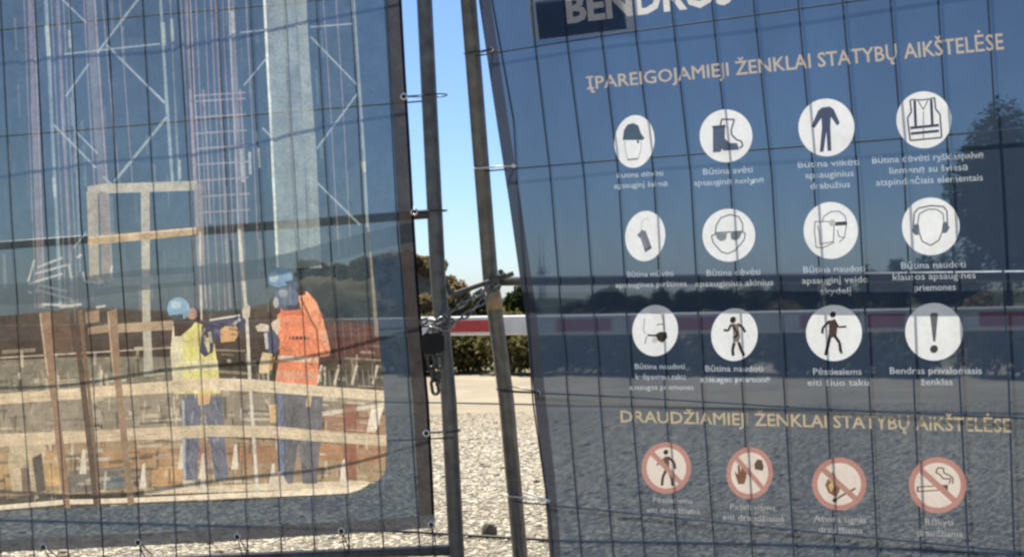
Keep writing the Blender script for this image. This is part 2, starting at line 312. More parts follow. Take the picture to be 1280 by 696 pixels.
# ------------------------------------------------------------------ printing: layers of outlines are cut into one flat, gapless sheet
class Print:
    def __init__(s, P): s.P = P; s.L = []; s.names = {}
    def add(s, contours, key, col, T=0.05, a=1.0, space='px', mode='any'):
        cs = [np.asarray(c, float) for c in contours]
        if space == 'px': cs = [s.P.uv(c) for c in cs]
        al = np.concatenate(cs); s.L.append(dict(c=cs, key=key, col=np.asarray(col, float), T=T, a=a, mode=mode, bb=(al.min(0), al.max(0))))
    veil = 0.0; gain = 1.0
    def ink(s, col):                        # faded print: every colour washed towards a pale grey
        c = lin(col) * s.gain; g = c.mean(); c = c + (g - c) * s.veil * 1.1; return (c * (1 - s.veil * 0.4) + 0.24 * s.veil * 0.4) * INK
    def poly(s, pts, key, col, T=0.05, a=1.0): s.add([pts], key, s.ink(col), T, a)
    def line(s, p, q, wd, key, col, T=0.05, a=1.0, w2=None):
        p = np.array(p, float); q = np.array(q, float); d = q - p; n = np.array([-d[1], d[0]]) / np.linalg.norm(d) / 2; w2 = w2 or wd
        s.add([[p + n * wd, q + n * w2, q - n * w2, p - n * wd]], key, s.ink(col), T, a)
    def strokes(s, pts, wd, key, col, T=0.05, a=1.0):
        for p, q in zip(pts[:-1], pts[1:]): s.line(p, q, wd, key, col, T, a)
    def ell(s, c, rx, ry, key, col, T=0.05, a=1.0, n=32, rot=0.0):
        th = np.arange(n) * 2 * math.pi / n; x = rx * np.cos(th); y = ry * np.sin(th)
        s.poly(np.stack([c[0] + x * math.cos(rot) - y * math.sin(rot), c[1] + x * math.sin(rot) + y * math.cos(rot)], 1), key, col, T, a)
    def text(s, body, p0, p1, cap0, cap1, key, col, T=0.05, a=1.0, bold=0.0, lean=0.07, res=1):
        """lettering whose baseline runs from p0 to p1, cap height in pixels at both ends"""
        cu = bpy.data.curves.new('lettering', 'FONT'); cu.body = body; cu.resolution_u = res; cu.offset = bold
        ob = bpy.data.objects.new('lettering', cu); me = bpy.data.meshes.new_from_object(ob)
        v = np.array([x.co[:2] for x in me.vertices]); cnt = {}
        for f in me.polygons:
            for e in f.edge_keys: cnt[e] = cnt.get(e, 0) + 1
        ed = np.array([e for e, n in cnt.items() if n == 1])
        bpy.data.objects.remove(ob); bpy.data.curves.remove(cu); bpy.data.meshes.remove(me)
        x0, x1 = v[:, 0].min(), v[:, 0].max(); k = (v[:, 0] - x0) / (x1 - x0); cap = 0.69
        p0 = np.array(p0, float); p1 = np.array(p1, float); h = (cap0 + (cap1 - cap0) * k) / cap
        px = p0 + k[:, None] * (p1 - p0) + (v[:, 1] * h)[:, None] * np.array([-lean, -1.0])
        uv = s.P.uv(px)
        s.L.append(dict(v=uv, e=ed, key=key, col=lin(col) * INK, T=T, a=a, mode='text', bb=(uv.min(0), uv.max(0))))
    def build(s, outline, banner, mat, grid, rename):
        V = []; E = []
        def push(pts, edges):
            o = len(V); V.extend(Vector((float(p[0]), float(p[1]))) for p in pts); E.extend((int(a) + o, int(b) + o) for a, b in edges)
        for l in s.L:
            if l['mode'] == 'text': push(l['v'], l['e'])
            else:
                for c in l['c']: push(c, [(i, (i + 1) % len(c)) for i in range(len(c))])
        push(outline, [(i, (i + 1) % len(outline)) for i in range(len(outline))])
        push(grid, [])
        vo, eo, fo, *_ = delaunay_2d_cdt(V, E, [], 0, 1e-6, False)
        vo = np.array([tuple(v) for v in vo]); fo = np.array([f for f in fo if len(f) == 3])
        cen = vo[fo].mean(1)
        def inside(c, A, B):
            y = c[:, 1:2]; hit = (A[None, :, 1] > y) != (B[None, :, 1] > y)
            with np.errstate(divide='ignore', invalid='ignore'):
                xi = A[None, :, 0] + (y - A[None, :, 1]) * (B[None, :, 0] - A[None, :, 0]) / (B[None, :, 1] - A[None, :, 1])
            return (np.where(hit, xi > c[:, 0:1], False).sum(1) % 2) == 1
        def inpoly(c, p): p = np.asarray(p); return inside(c, p, np.roll(p, -1, 0))
        keep = inpoly(cen, outline)
        n = len(fo); colr = np.zeros((n, 3)); T = np.zeros(n); key = np.full(n, -1); keys = []
        for l in s.L:
            lo, hi = l['bb']; idx = np.nonzero((cen >= lo - 1e-6).all(1) & (cen <= hi + 1e-6).all(1))[0]
            if not len(idx): continue
            c = cen[idx]
            if l['mode'] == 'text': hit = inside(c, l['v'][l['e'][:, 0]], l['v'][l['e'][:, 1]])
            elif l['mode'] == 'xor':
                hit = np.zeros(len(idx), bool)
                for q in l['c']: hit ^= inpoly(c, q)
            else:
                hit = np.zeros(len(idx), bool)
                for q in l['c']: hit |= inpoly(c, q)
            h = idx[hit]; a = l['a']
            colr[h] = colr[h] * (1 - a) + l['col'] * a; T[h] = T[h] * (1 - a) + l['T'] * a
            if l['key'] is not None and a >= 0.5:
                if l['key'] not in keys: keys.append(l['key'])
                key[h] = keys.index(l['key'])
        objs = {}
        for ki, kname in enumerate(keys):
            sel = np.nonzero((key == ki) & keep)[0]
            if not len(sel): continue
            used, inv = np.unique(fo[sel].ravel(), return_inverse=True); ff = inv.reshape(-1, 3)
            pv = s.P.sheet(vo[used])
            nm, par = rename(kname)
            o = mk(nm, pv, ff, mat, objs.get(par, banner), True); objs[kname] = o
            at = o.data.attributes.new('Ink', 'FLOAT_COLOR', 'FACE')
            at.data.foreach_set('color', np.concatenate([np.clip(colr[sel], 0, 0.92), T[sel][:, None]], 1).astype(np.float32).ravel())
        return objs
INK = 0.70
def gridpts(a, b, c, d, st):
    return [(x + random.uniform(-0.2, 0.2) * st, y + random.uniform(-0.2, 0.2) * st) for x in np.arange(a, b, st) for y in np.arange(c, d, st)]
metal_bright = material('bright_metal', (0.75, 0.75, 0.74), (0.6, 0.6, 0.6), 50, 0.25, 0.9)
tie_mat = material('black_plastic_tie', (0.03, 0.03, 0.03), (0.02, 0.02, 0.02), 50, 0.35)
tie_white = material('white_plastic_tie', (0.7, 0.7, 0.68), (0.55, 0.55, 0.53), 50, 0.4)
def grommet(P, px, banner, r=0.0075):
    uv = P.uv([px])[0]; c = P.sheet([uv], 0.0015)[0]; n = 20; pts = [c + r * (math.cos(2 * math.pi * k / n) * P.U + math.sin(2 * math.pi * k / n) * P.V) for k in range(n)]
    m = MB(); m.tube(pts, 0.0032, 8, True); m.build('grommet', metal_bright, banner, True); return c
def tie(c, P, target, rt, banner, mat, along):
    """plastic tie: from the grommet, once round the tube at target (axis along), tail end"""
    ax = along / np.linalg.norm(along); d = target - c; d = d - ax * (d @ ax); L = np.linalg.norm(d); d = d / L; s = np.cross(ax, d)
    q = target + ax * ((c - target) @ ax); rr = rt + 0.003
    pts = [c + s * 0.002]
    a0 = math.acos(min(1, rr / max(L, rr + 1e-4)))
    for k in range(15):
        th = math.pi - a0 + 0 + (2 * a0 - 2 * math.pi) * k / 14
        pts.append(q + rr * (math.cos(th) * d + math.sin(th) * s))
    pts.append(c - s * 0.002)
    m = MB(); m.tube(pts, 0.0018, 6); m.tube([c - s * 0.002, c - s * 0.006 - P.N * 0.012 + P.V * -0.004], 0.0016, 6)
    m.box(c - P.N * 0.004, (P.U, P.V, P.N), (0.0045, 0.0035, 0.003), 0.001)
    m.build('tie', mat, banner, True)
#BANNERS#
# ------------------------------------------------------------------ left banner: a printed photograph of a building site
def left_banner():
    b0 = PL.p(-1.6, -0.85, 0.05)
    t = empty('photo_banner', b0, 'mesh banner printed with a photo of builders, tied to the fence', 'banner')
    pr = Print(PL); pr.veil = 0.2; pr.gain = np.array([1.5, 1.36, 1.12])
    right = PL.uv([(502, -2), (507, 90), (512, 170), (517, 260), (522.5, 348), (529, 430), (536, 500), (541, 590), (544, 659)])
    bot = PL.uv([(544, 659), (480, 664), (400, 668.5), (260, 677.5), (130, 684), (0, 689.5)])
    sl = (bot[-1, 1] - bot[0, 1]) / (bot[-1, 0] - bot[0, 0])
    left_u, top_v = -3.3, 1.06
    outline = [(right[0, 0] - 0.01, top_v)] + [tuple(p) for p in right] + [tuple(p) for p in bot[1:]] + [(left_u, bot[-1, 1] + sl * 0), (left_u, top_v)]
    o = np.array(outline)
    BL, SKY = (60, 74, 88), (68, 78, 80)
    pr.add([o], 'sheet', lin(BL) * INK, 0.162, space='uv')
    # the photograph's field with its rounded lower corner
    edge = [(446, -60), (447, 0), (454, 140), (461, 280), (472, 400), (479, 480), (483, 540), (483.5, 578), (481, 590), (473, 600), (460, 609), (440, 616)]
    far = PL.uv([(-30, 640)])[0]
    fld = np.concatenate([PL.uv(edge), PL.uv([(330, 624), (160, 631), (0, 638)]), [(left_u + 0.12, far[1] - 0.03), (left_u + 0.12, 1.0), (PL.uv([edge[0]])[0][0], 1.0)]])
    pr.add([fld], 'printed_sky', lin(SKY) * INK, 0.162, space='uv')
    low = np.concatenate([PL.uv([(473, 405), (479, 480), (483, 540), (483.5, 578), (481, 590), (473, 600), (460, 609), (440, 616), (330, 624), (160, 631), (0, 638)]), [(left_u + 0.12, far[1] - 0.03), (left_u + 0.12, PL.uv([(0, 395)])[0][1])], PL.uv([(0, 396), (30, 392), (60, 389), (100, 384), (150, 385), (200, 388), (240, 390), (290, 392), (310, 384), (340, 378), (400, 395)])])
    pr.add([low], 'printed_site', lin((94, 84, 72)) * INK, 0.07, space='uv')
    k = 'printed_site'
    # bands of the building pit
    pr.poly([(-60, 398), (30, 393), (100, 386), (200, 389), (340, 392), (470, 408), (476, 440), (300, 446), (120, 446), (-60, 450)], k, (80, 68, 58), 0.06)
    pr.poly([(395, 405), (472, 405), (477, 447), (400, 452)], k, (96, 66, 58), 0.08)
    pr.poly([(-60, 452), (120, 446), (225, 446), (225, 478), (-60, 494)], k, (124, 120, 104), 0.05)
    pr.poly([(-60, 496), (230, 482), (483, 492), (483, 545), (230, 540), (-60, 552)], k, (140, 130, 112), 0.05)
    pr.poly([(-60, 556), (230, 544), (483, 556), (481, 600), (-60, 622)], k, (160, 136, 100), 0.04)
    pr.poly([(-60, 571), (38, 567), (76, 560), (78, 605), (-60, 614)], k, (178, 146, 92), 0.04)
    pr.poly([(92, 566), (228, 558), (232, 607), (95, 612)], k, (150, 128, 96), 0.04)
    pr.poly([(126, 563), (228, 558), (229, 580), (127, 586)], k, (172, 134, 86), 0.04)
    pr.poly([(190, 584), (231, 581), (232, 604), (190, 608)], k, (190, 150, 90), 0.04)
    pr.poly([(60, 588), (76, 586), (78, 610), (58, 612)], k, (196, 158, 92), 0.04)
    pr.poly([(86, 588), (160, 582), (160, 610), (86, 616)], k, (120, 112, 104), 0.04)
    pr.poly([(128, 598), (150, 592), (158, 606), (130, 610)], k, (110, 124, 130), 0.04)
    pr.poly([(285, 558), (345, 556), (345, 578), (286, 580)], k, (160, 118, 80), 0.04)
    pr.poly([(405, 516), (480, 506), (481, 544), (402, 540)], k, (160, 122, 92), 0.04)
    pr.poly([(400, 556), (478, 560), (476, 578), (400, 574)], k, (170, 120, 74), 0.04)
    pr.poly([(245, 558), (262, 556), (262, 580), (247, 582)], k, (158, 112, 90), 0.04)
    # clutter: many short sticks, shutter boards and shadows between them
    r2 = random.Random(3)
    pale = [(196, 184, 158), (176, 164, 140), (206, 196, 176), (150, 138, 118)]; dark = [(64, 56, 48), (78, 70, 62), (54, 50, 48), (92, 78, 62)]
    for i in range(520):
        x = r2.uniform(-55, 478); y = r2.uniform(432, 612); c = r2.choice(pale if r2.random() < 0.6 else dark)
        if r2.random() < 0.62:
            l = r2.uniform(7, 26); pr.line((x, y), (x + r2.uniform(-2, 3), y + l), r2.uniform(1.2, 4.2), k, c, 0.05, r2.uniform(0.3, 0.75))
        else:
            l = r2.uniform(14, 50); s = -0.06 if x < 240 else 0.04
            pr.line((x, y), (x + l, y + l * s + r2.uniform(-1, 1)), r2.uniform(1.5, 5), k, c, 0.05, r2.uniform(0.3, 0.7))
    for i in range(70):
        x = r2.uniform(-55, 478); y = r2.uniform(440, 608); c = np.array(r2.choice(pale + dark)); w_ = r2.uniform(3, 12); h_ = r2.uniform(3, 9)
        pr.poly([(x, y), (x + w_, y - r2.uniform(0, 2)), (x + w_ + 1, y + h_), (x + r2.uniform(0, 2), y + h_)], k, c, 0.05, r2.uniform(0.3, 0.7))
    for x in (418, 428, 438, 447, 455, 463, 470): pr.line((x, 402), (x + 3, 442), 1.6, k, (150, 84, 70), 0.06, 0.7)
    for x in range(404, 472, 7): pr.line((x, 462), (x + 2, 482), 1.3, k, (160, 156, 140), 0.05, 0.6)
    for x in (402, 424, 446, 472):
        pr.line((x, 456), (x - 6, 480), 3.2, k, (196, 188, 170)); pr.line((x + 3, 470), (x + 1, 480), 2, k, (60, 56, 50))
    # tall steel reinforcement and props drawn over the sky
    def rod(x0, x1, y1, wd, col, a=0.7, y0=-60, key='printed_rebar', T=0.14):
        xa = x0 + (x1 - x0) * (y0 / y1); pr.line((xa, y0), (x1, y1), wd, key, col, T, a)
    pink, pale_b, wht = (134, 122, 132), (140, 156, 166), (196, 208, 214)
    for x0, x1, y1, wd, c, a in ((37, 50, 385, 6, pink, 0.6), (42, 55, 385, 3, (150, 140, 148), 0.6), (71, 90, 385, 4, pink, 0.7), (111, 134, 360, 9, (120, 116, 126), 0.6), (118, 140, 350, 3, (150, 142, 146), 0.7), (233, 252, 385, 5, pink, 0.7), (238, 258, 385, 2, (160, 148, 152), 0.7), (264, 282, 388, 2, pink, 0.7), (270, 288, 385, 3, pink, 0.6), (290, 306, 385, 7, (128, 120, 128), 0.6), (286, 300, 330, 2, (166, 166, 172), 0.7)):
        rod(x0, x1, y1, wd, c, a)
    for x0, x1, y1, wd, c in ((56, 75, 385, 4, (120, 142, 154)), (58, 76, 380, 2, pale_b), (201, 216, 232, 4, (136, 158, 168)), (213, 224, 230, 3, (112, 128, 134)), (86, 100, 340, 3, (108, 124, 132))):
        rod(x0, x1, y1, wd, c, 0.75, key='printed_prop')
    for p, q, wd in (((58, 32), (61, 70), 5), ((203, 28), (205, 58), 5.5), ((214, 24), (216, 52), 4), ((87, 38), (88, 60), 4), ((67, 222), (69, 246), 4), ((290, 14), (292, 42), 5), ((301, 185), (304, 228), 4), ((312, 190), (313, 218), 3.5), ((323, 185), (325, 210), 3), ((224, 200), (225, 224), 3.5)):
        pr.line(p, q, wd, 'printed_prop', (170, 184, 180), 0.12, 0.6)
    for x0, x1, y1, wd in ((30, 44, 385, 1.6), (64, 82, 385, 1.6), (78, 97, 385, 1.6), (104, 124, 360, 1.8), (128, 150, 235, 1.6), (226, 246, 385, 1.8), (245, 264, 385, 1.8), (256, 274, 388, 1.6), (279, 296, 385, 1.8), (308, 322, 300, 1.8), (150, 166, 235, 1.4), (404, 424, 320, 1.4), (420, 438, 300, 1.4)):
        rod(x0, x1, y1, wd, (146, 134, 142), 0.55)
    # concrete column
    col_c = (118, 134, 138)
    pr.poly([(328, -60), (380, -60), (386, 60), (396, 200), (402, 335), (346, 335), (338, 180)], 'printed_column', col_c, 0.13)
    pr.poly([(366, -60), (380, -60), (386, 60), (396, 200), (402, 335), (386, 335), (380, 180)], 'printed_column', (126, 142, 144), 0.12)
    pr.line((327.5, -60), (347, 334), 3.2, 'printed_column', (196, 212, 218), 0.06)
    rod(441, 460, 284, 5, (138, 154, 162), 0.8, key='printed_prop')
    pr.line((462, 284), (471, 420), 5, 'printed_prop', (140, 138, 120), 0.08, 0.8); pr.line((454, 202), (456, 215), 6, 'printed_prop', (180, 188, 180), 0.08, 0.9)
    # braces
    for p, q, wd in (((74, -4), (108, 29), 2.6), ((176, -5), (122, 66), 3), ((111, 80), (82, 121), 2.6), ((133, 56), (206, 129), 2.8), ((208, 147), (143, 227), 3.4), ((67, 156), (120, 210), 2.8), ((129, 221), (139, 230), 2.6), ((80, 68), (200, 55), 2.2), ((388, 46), (446, 106), 2.2), ((446, 118), (396, 186), 2.6), ((396, 228), (450, 281), 2.6), ((305, 107), (334, 72), 2.2), ((328, 160), (340, 172), 2.6), ((388, 34), (440, 30), 2.0), ((300, 41), (330, 38), 2.0), ((94, 164), (122, 192), 2), ((205, 128), (196, 118), 2.4), ((92, 310), (108, 290), 2)):
        pr.line(p, q, wd, 'printed_brace%d' % (p[0] * 1000 + q[1]), (152, 170, 180), 0.12, 0.62)
    # ladder-like cage
    for y in (118, 125, 145, 165, 184, 204, 224, 244, 264):
        pr.line((236 + y * 0.05, y + 2), (302 + y * 0.04, y - 2), 2.2, 'printed_ladder', (150, 140, 150), 0.12, 0.7)
    for xa in (237, 254, 300): pr.line((xa, 112), (xa + 9, 280), 2.4, 'printed_ladder', (156, 146, 154), 0.12, 0.6)
    # tangled white starter bars
    for p, q in (((43, 325), (35, 352)), ((35, 355), (50, 352)), ((47, 334), (78, 322)), ((44, 342), (84, 331)), ((44, 352), (78, 342)), ((44, 362), (90, 374)), ((48, 356), (84, 364)), ((52, 380), (92, 382)), ((76, 384), (102, 380)), ((104, 340), (106, 352)), ((106, 352), (128, 352)), ((136, 352), (140, 332)), ((112, 338), (122, 340)), ((120, 384), (132, 382)), ((96, 322), (102, 318)), ((90, 352), (86, 330)), ((34, 364), (40, 366)), ((46, 366), (48, 356))):
        pr.line(p, q, 2.8, 'printed_rebar', (188, 190, 188), 0.08, 0.72)
    pr.ell((122, 351), 9, 4, 'printed_rebar', (176, 176, 168), 0.08, 0.7)
    # timber formwork frame, and a cream strip across it
    fw = 'printed_formwork'; c1, c2 = (168, 168, 158), (158, 152, 138)
    pr.poly([(109, 233), (128, 230), (246, 226), (247, 238), (128, 242), (110, 242)], fw, c1, 0.06)
    pr.poly([(108, 240), (122, 240), (124, 352), (112, 352)], fw, c2, 0.08); pr.poly([(124, 240), (133, 240), (138, 350), (127, 350)], fw, (134, 124, 118), 0.1)
    pr.poly([(176, 241), (187, 240), (188, 390), (191, 470), (180, 470), (178, 390)], fw, (170, 168, 156), 0.07)
    pr.poly([(243, 230), (254, 228), (256, 330), (247, 332)], fw, (140, 132, 132), 0.1, 0.7)
    pr.poly([(110, 297), (180, 291), (245, 284.5), (245, 293.5), (180, 300), (110, 306)], fw, (186, 166, 134), 0.03)  # cream strip along the middle rail's line, palest at its top
    pr.poly([(110, 296), (245, 284), (245, 286), (110, 298)], fw, (214, 204, 186), 0.03)
    pr.poly([(137, 348), (243, 341), (244, 351), (138, 358)], fw, (112, 128, 134), 0.14, 0.7)
    # timber posts
    def post(pts, c, key='printed_post'): pr.poly(pts, key, c, 0.04)
    post([(62, 392), (86, 388), (92, 440), (66, 442)], (104, 84, 66), 'printed_formwork'); post([(106, 390), (124, 387), (124, 402), (107, 404)], (150, 126, 100), 'printed_formwork')
    post([(110, 409), (136, 405), (136, 415), (110, 418)], (164, 140, 108), 'printed_formwork'); post([(145, 405), (217, 400), (217, 412), (145, 416)], (170, 148, 116), 'printed_formwork')
    pr.line((0, 447), (220, 434), 1.8, 'printed_rope', (196, 182, 160), 0.05, 0.8)
    # long pale boards across the pit
    bd = 'printed_board'; wood, wood2 = (204, 184, 150), (214, 198, 166)
    pr.poly([(75, 493), (140, 489), (140, 494), (76, 498)], bd, (150, 124, 92), 0.04)
    pr.poly([(400, 515), (480, 503), (480, 508), (402, 520)], bd + '5', (206, 196, 178), 0.04)
    pr.poly([(464, 511), (480, 508), (470, 539), (458, 540)], bd + '6', (222, 212, 194), 0.04)
    pr.poly([(430, 503), (446, 504), (446, 600), (430, 598)], bd + '7', (138, 76, 46), 0.05, 0.8)
    pr.poly([(-60, 634), (0, 631), (80, 624), (160, 622), (330, 614), (440, 607), (462, 604), (452, 611), (436, 616), (330, 621), (160, 628), (80, 630), (0, 637), (-60, 640)], bd + '8', (226, 212, 184), 0.04)
    pr.poly([(180, 611), (330, 604), (455, 600), (464, 603), (440, 608), (330, 613), (180, 618)], bd + '9', (208, 192, 160), 0.04)
    pr.poly([(12, 548), (40, 540), (58, 560), (44, 612), (16, 616), (10, 580)], bd + '10', (196, 182, 150), 0.04, 0.7)
    pr.poly([(40, 572), (52, 566), (57, 612), (46, 616)], bd + '11', (92, 84, 74), 0.05); pr.poly([(26, 585), (36, 584), (40, 616), (28, 616)], bd + '12', (120, 104, 90), 0.05)
    for x, y in ((226, 566), (178, 590), (253, 595), (293, 566), (340, 590), (428, 585), (103, 572), (252, 578)):
        pr.poly([(x, y - 10), (x + 3, y - 12), (x + 5, y + 20), (x - 4, y + 20)], 'printed_peg%d' % x, (206, 198, 182), 0.04)
    # thick sagging hose
    pr.strokes([(300, 492), (330, 488), (360, 480), (390, 468), (420, 460), (450, 450), (474, 441)], 2.6, 'printed_rope2', (112, 86, 66), 0.05, 0.8)
    # stains, nail holes and shade marks on the boards and posts
    rr = random.Random(9)
    for _ in range(170):
        x = rr.uniform(-50, 476); y = rr.choice([rr.uniform(474, 504), rr.uniform(532, 556), rr.uniform(604, 634)]); l = rr.uniform(4, 30)
        pr.line((x, y), (x + l, y + l * (-0.06 if x < 250 else 0.05)), rr.uniform(0.8, 3), None, rr.choice([(150, 128, 96), (230, 216, 190), (120, 100, 76), (190, 166, 128)]), 0.05, rr.uniform(0.2, 0.5))
    # pole held by the workers
    pr.strokes([(299, 287), (303, 340), (308, 390), (312, 470), (318, 560), (322, 618)], 4, 'printed_pole', (198, 196, 186), 0.05)
    pr.strokes([(250, 290), (252, 400)], 2, 'printed_pole', (190, 186, 182), 0.06)
    # worker in a yellow vest
    a = 'printed_worker'
    pr.poly([(229, 492), (252, 494), (249, 540), (246, 604), (232, 606), (229, 560), (227, 520)], a, (100, 106, 128)); pr.poly([(254, 494), (278, 496), (280, 540), (286, 598), (270, 602), (262, 550)], a, (102, 108, 128))
    pr.line((229, 500), (231, 600), 3, a, (160, 168, 184)); pr.line((252, 506), (256, 530), 3, a, (168, 176, 194))
    pr.poly([(228, 600), (244, 600), (244, 612), (230, 612)], a, (204, 192, 168)); pr.poly([(246, 488), (264, 488), (262, 504), (248, 506)], a, (206, 164, 104))
    pr.poly([(216, 408), (228, 404), (246, 403), (256, 407), (268, 430), (273, 462), (276, 491), (217, 492), (213, 440)], a, (208, 204, 112)); pr.poly([(216, 408), (228, 404), (230, 490), (217, 492), (213, 440)], a, (206, 200, 168))
    pr.poly([(216, 452), (272, 450), (273, 462), (216, 464)], a, (214, 210, 166)); pr.line((238, 425), (240, 448), 5, a, (190, 190, 84), 0.05, 0.8)
    pr.poly([(252, 407), (270, 400), (292, 396), (304, 394), (308, 402), (296, 424), (276, 424), (268, 424), (266, 440), (256, 446), (250, 440)], a, (70, 70, 98)); pr.line((262, 400), (300, 394), 2.4, a, (190, 192, 196))
    pr.poly([(275, 412), (283, 407), (297, 408), (299, 416), (293, 426), (276, 428)], a, (206, 160, 92)); pr.line((292, 406), (300, 398), 4, a, (186, 186, 184))
    pr.poly([(302, 388), (308, 378), (313, 384), (312, 396), (304, 398)], a, (198, 188, 172))
    pr.poly([(217, 400), (232, 398), (246, 398), (240, 408), (226, 420), (218, 420)], a, (74, 62, 54)); pr.ell((240, 392), 7, 7, a, (170, 130, 114)); pr.ell((223, 386), 14, 14.5, a, (116, 158, 194)); pr.poly([(212, 394), (228, 392), (230, 400), (216, 402)], a, (72, 78, 92)); pr.ell((220, 381), 6, 5, a, (170, 194, 206), 0.05, 0.7)
    # worker standing behind, mostly hidden
    c = 'printed_worker2'
    pr.poly([(372, 368), (384, 364), (396, 378), (404, 400), (413, 438), (412, 444), (399, 446), (392, 410), (378, 395)], c, (232, 150, 92)); pr.ell((350, 347), 16, 12, c, (100, 146, 186)); pr.ell((342, 346), 6, 6, c, (166, 188, 200), 0.05, 0.7); pr.poly([(366, 354), (380, 358), (382, 368), (372, 370)], c, (72, 60, 54))
    pr.line((404, 412), (408, 430), 7, c, (220, 168, 136), 0.05, 0.8)
    # worker in an orange vest
    d = 'printed_worker3'
    pr.poly([(344, 490), (404, 490), (402, 540), (396, 604), (378, 604), (374, 545), (366, 604), (348, 604), (346, 540)], d, (104, 104, 112)); pr.line((350, 492), (353, 600), 5, d, (100, 116, 156)); pr.line((356, 540), (357, 600), 2, d, (66, 80, 124))
    pr.poly([(336, 600), (350, 588), (360, 604), (350, 610), (338, 608)], d, (200, 190, 170)); pr.poly([(336, 506), (346, 505), (346, 528), (338, 528)], d, (208, 176, 116)); pr.poly([(384, 494), (390, 494), (388, 508), (382, 508)], d, (190, 162, 120))
    pr.poly([(346, 394), (354, 388), (376, 388), (388, 398), (396, 410), (399, 446), (396, 482), (344, 478), (350, 440)], d, (230, 128, 70)); pr.poly([(350, 386), (374, 386), (384, 394), (376, 394), (352, 394)], d, (204, 104, 58)); pr.poly([(348, 444), (397, 446), (397, 453), (347, 451)], d, (224, 204, 176)); pr.poly([(346, 462), (396, 464), (396, 474), (345, 472)], d, (210, 150, 116))
    for x0, x1 in ((361.5, 363), (364, 368), (369.5, 373), (374, 378), (379.5, 383), (384, 386.5)): pr.poly([(x0, 420), (x1, 420.4), (x1, 424.4), (x0, 424)], d, (72, 44, 40))
    pr.poly([(338, 404), (350, 396), (350, 416), (344, 420)], d, (206, 184, 162)); pr.poly([(332, 414), (342, 412), (350, 424), (348, 438), (338, 444), (330, 432)], d, (84, 88, 114)); pr.line((332, 416), (334, 436), 4, d, (184, 188, 198))
    pr.poly([(319, 408), (326, 404), (336, 406), (336, 414), (322, 414)], d, (202, 192, 174)); pr.poly([(328, 440), (340, 442), (343, 450), (336, 466), (324, 466), (324, 456)], d, (206, 186, 142)); pr.poly([(338, 444), (344, 446), (340, 462), (336, 462)], d, (196, 150, 70))
    pr.ell((358, 372), 15.5, 15.5, d, (88, 106, 140)); pr.poly([(352, 382), (372, 381), (373, 387), (354, 388)], d, (64, 70, 86)); pr.ell((354, 366), 6, 5, d, (140, 152, 168), 0.05, 0.8); pr.ell((345, 378), 3.5, 7, d, (176, 178, 180), 0.05, 0.8)
    # creases and folds in the printed clothes
    def folds(key, box, n, cols, seed, ang=1.5, ln=(6, 22), al=(0.35, 0.65)):
        rr = random.Random(seed)
        for _ in range(n):
            x = rr.uniform(box[0], box[2]); y = rr.uniform(box[1], box[3]); l = rr.uniform(*ln); an = ang + rr.uniform(-0.5, 0.5)
            pr.line((x, y), (min(box[2] + 4, x + l * math.cos(an)), y + l * math.sin(an)), rr.uniform(1.5, 5), None, rr.choice(cols), 0.05, rr.uniform(*al), w2=rr.uniform(0.6, 3))
    jeans = [(60, 66, 92), (140, 146, 162), (120, 128, 150), (76, 82, 104)]
    folds(a, (230, 498, 246, 590), 26, jeans, 1); folds(a, (258, 498, 276, 585), 26, jeans, 2); folds(d, (350, 494, 398, 588), 50, [(70, 74, 90), (132, 132, 140), (116, 116, 124), (84, 84, 96)], 3)
    folds(a, (217, 410, 262, 484), 40, [(226, 222, 160), (178, 176, 96), (214, 206, 150), (160, 154, 100)], 4); folds(d, (350, 396, 394, 472), 44, [(238, 160, 104), (200, 100, 54), (232, 142, 86), (210, 118, 70)], 5); folds(c, (382, 376, 406, 436), 14, [(238, 156, 116), (200, 100, 66)], 6)
    folds(a, (256, 404, 296, 420), 14, [(92, 96, 130), (48, 50, 84), (120, 124, 146)], 7, 0.2, (5, 14))
    pr.strokes([(376, 372), (388, 398), (396, 412), (399, 446)], 2.6, d, (128, 66, 44), 0.05, 0.8); pr.poly([(356, 352), (366, 350), (374, 356), (372, 362), (360, 358)], c, (70, 92, 126))
    # the long boards run in front of the workers' legs, the timber posts in front of the boards
    pr.poly([(-60, 497), (0, 491.5), (120, 483), (262, 472), (262, 487), (120, 497), (0, 505), (-60, 510)], bd, wood, 0.04)
    pr.poly([(262, 472), (320, 474), (400, 482), (482, 488), (482, 501), (400, 495), (320, 489), (262, 487)], bd + '2', wood2, 0.04)
    pr.poly([(-60, 546), (0, 542), (120, 537), (260, 531), (260, 545), (120, 552), (0, 558), (-60, 562)], bd + '3', wood, 0.04)
    pr.poly([(260, 531), (340, 532), (483, 544), (483, 557), (340, 547), (260, 545)], bd + '4', (202, 184, 152), 0.04)
    rr = random.Random(29)
    for _ in range(80):
        x = rr.uniform(-50, 470); y = (rr.uniform(478, 490) if x > 150 else rr.uniform(486, 500)) if rr.random() < 0.5 else rr.uniform(536, 550); l = rr.uniform(6, 34)
        pr.line((x, y), (x + l, y + l * (-0.07 if x < 250 else 0.06)), rr.uniform(0.8, 2.4), None, rr.choice([(160, 136, 102), (228, 212, 184), (140, 118, 90)]), 0.05, rr.uniform(0.2, 0.5))
    post([(49, 391), (63, 389), (72, 500), (82, 570), (88, 634), (80, 636), (70, 560), (60, 470)], (148, 118, 92)); pr.line((50, 392), (60, 470), 2.2, 'printed_post', (186, 162, 134))
    post([(90, 388), (96, 387), (112, 520), (124, 640), (118, 640), (104, 520)], (92, 74, 60)); post([(97, 388), (103, 387), (116, 520), (127, 636), (123, 636), (108, 480)], (120, 98, 76))
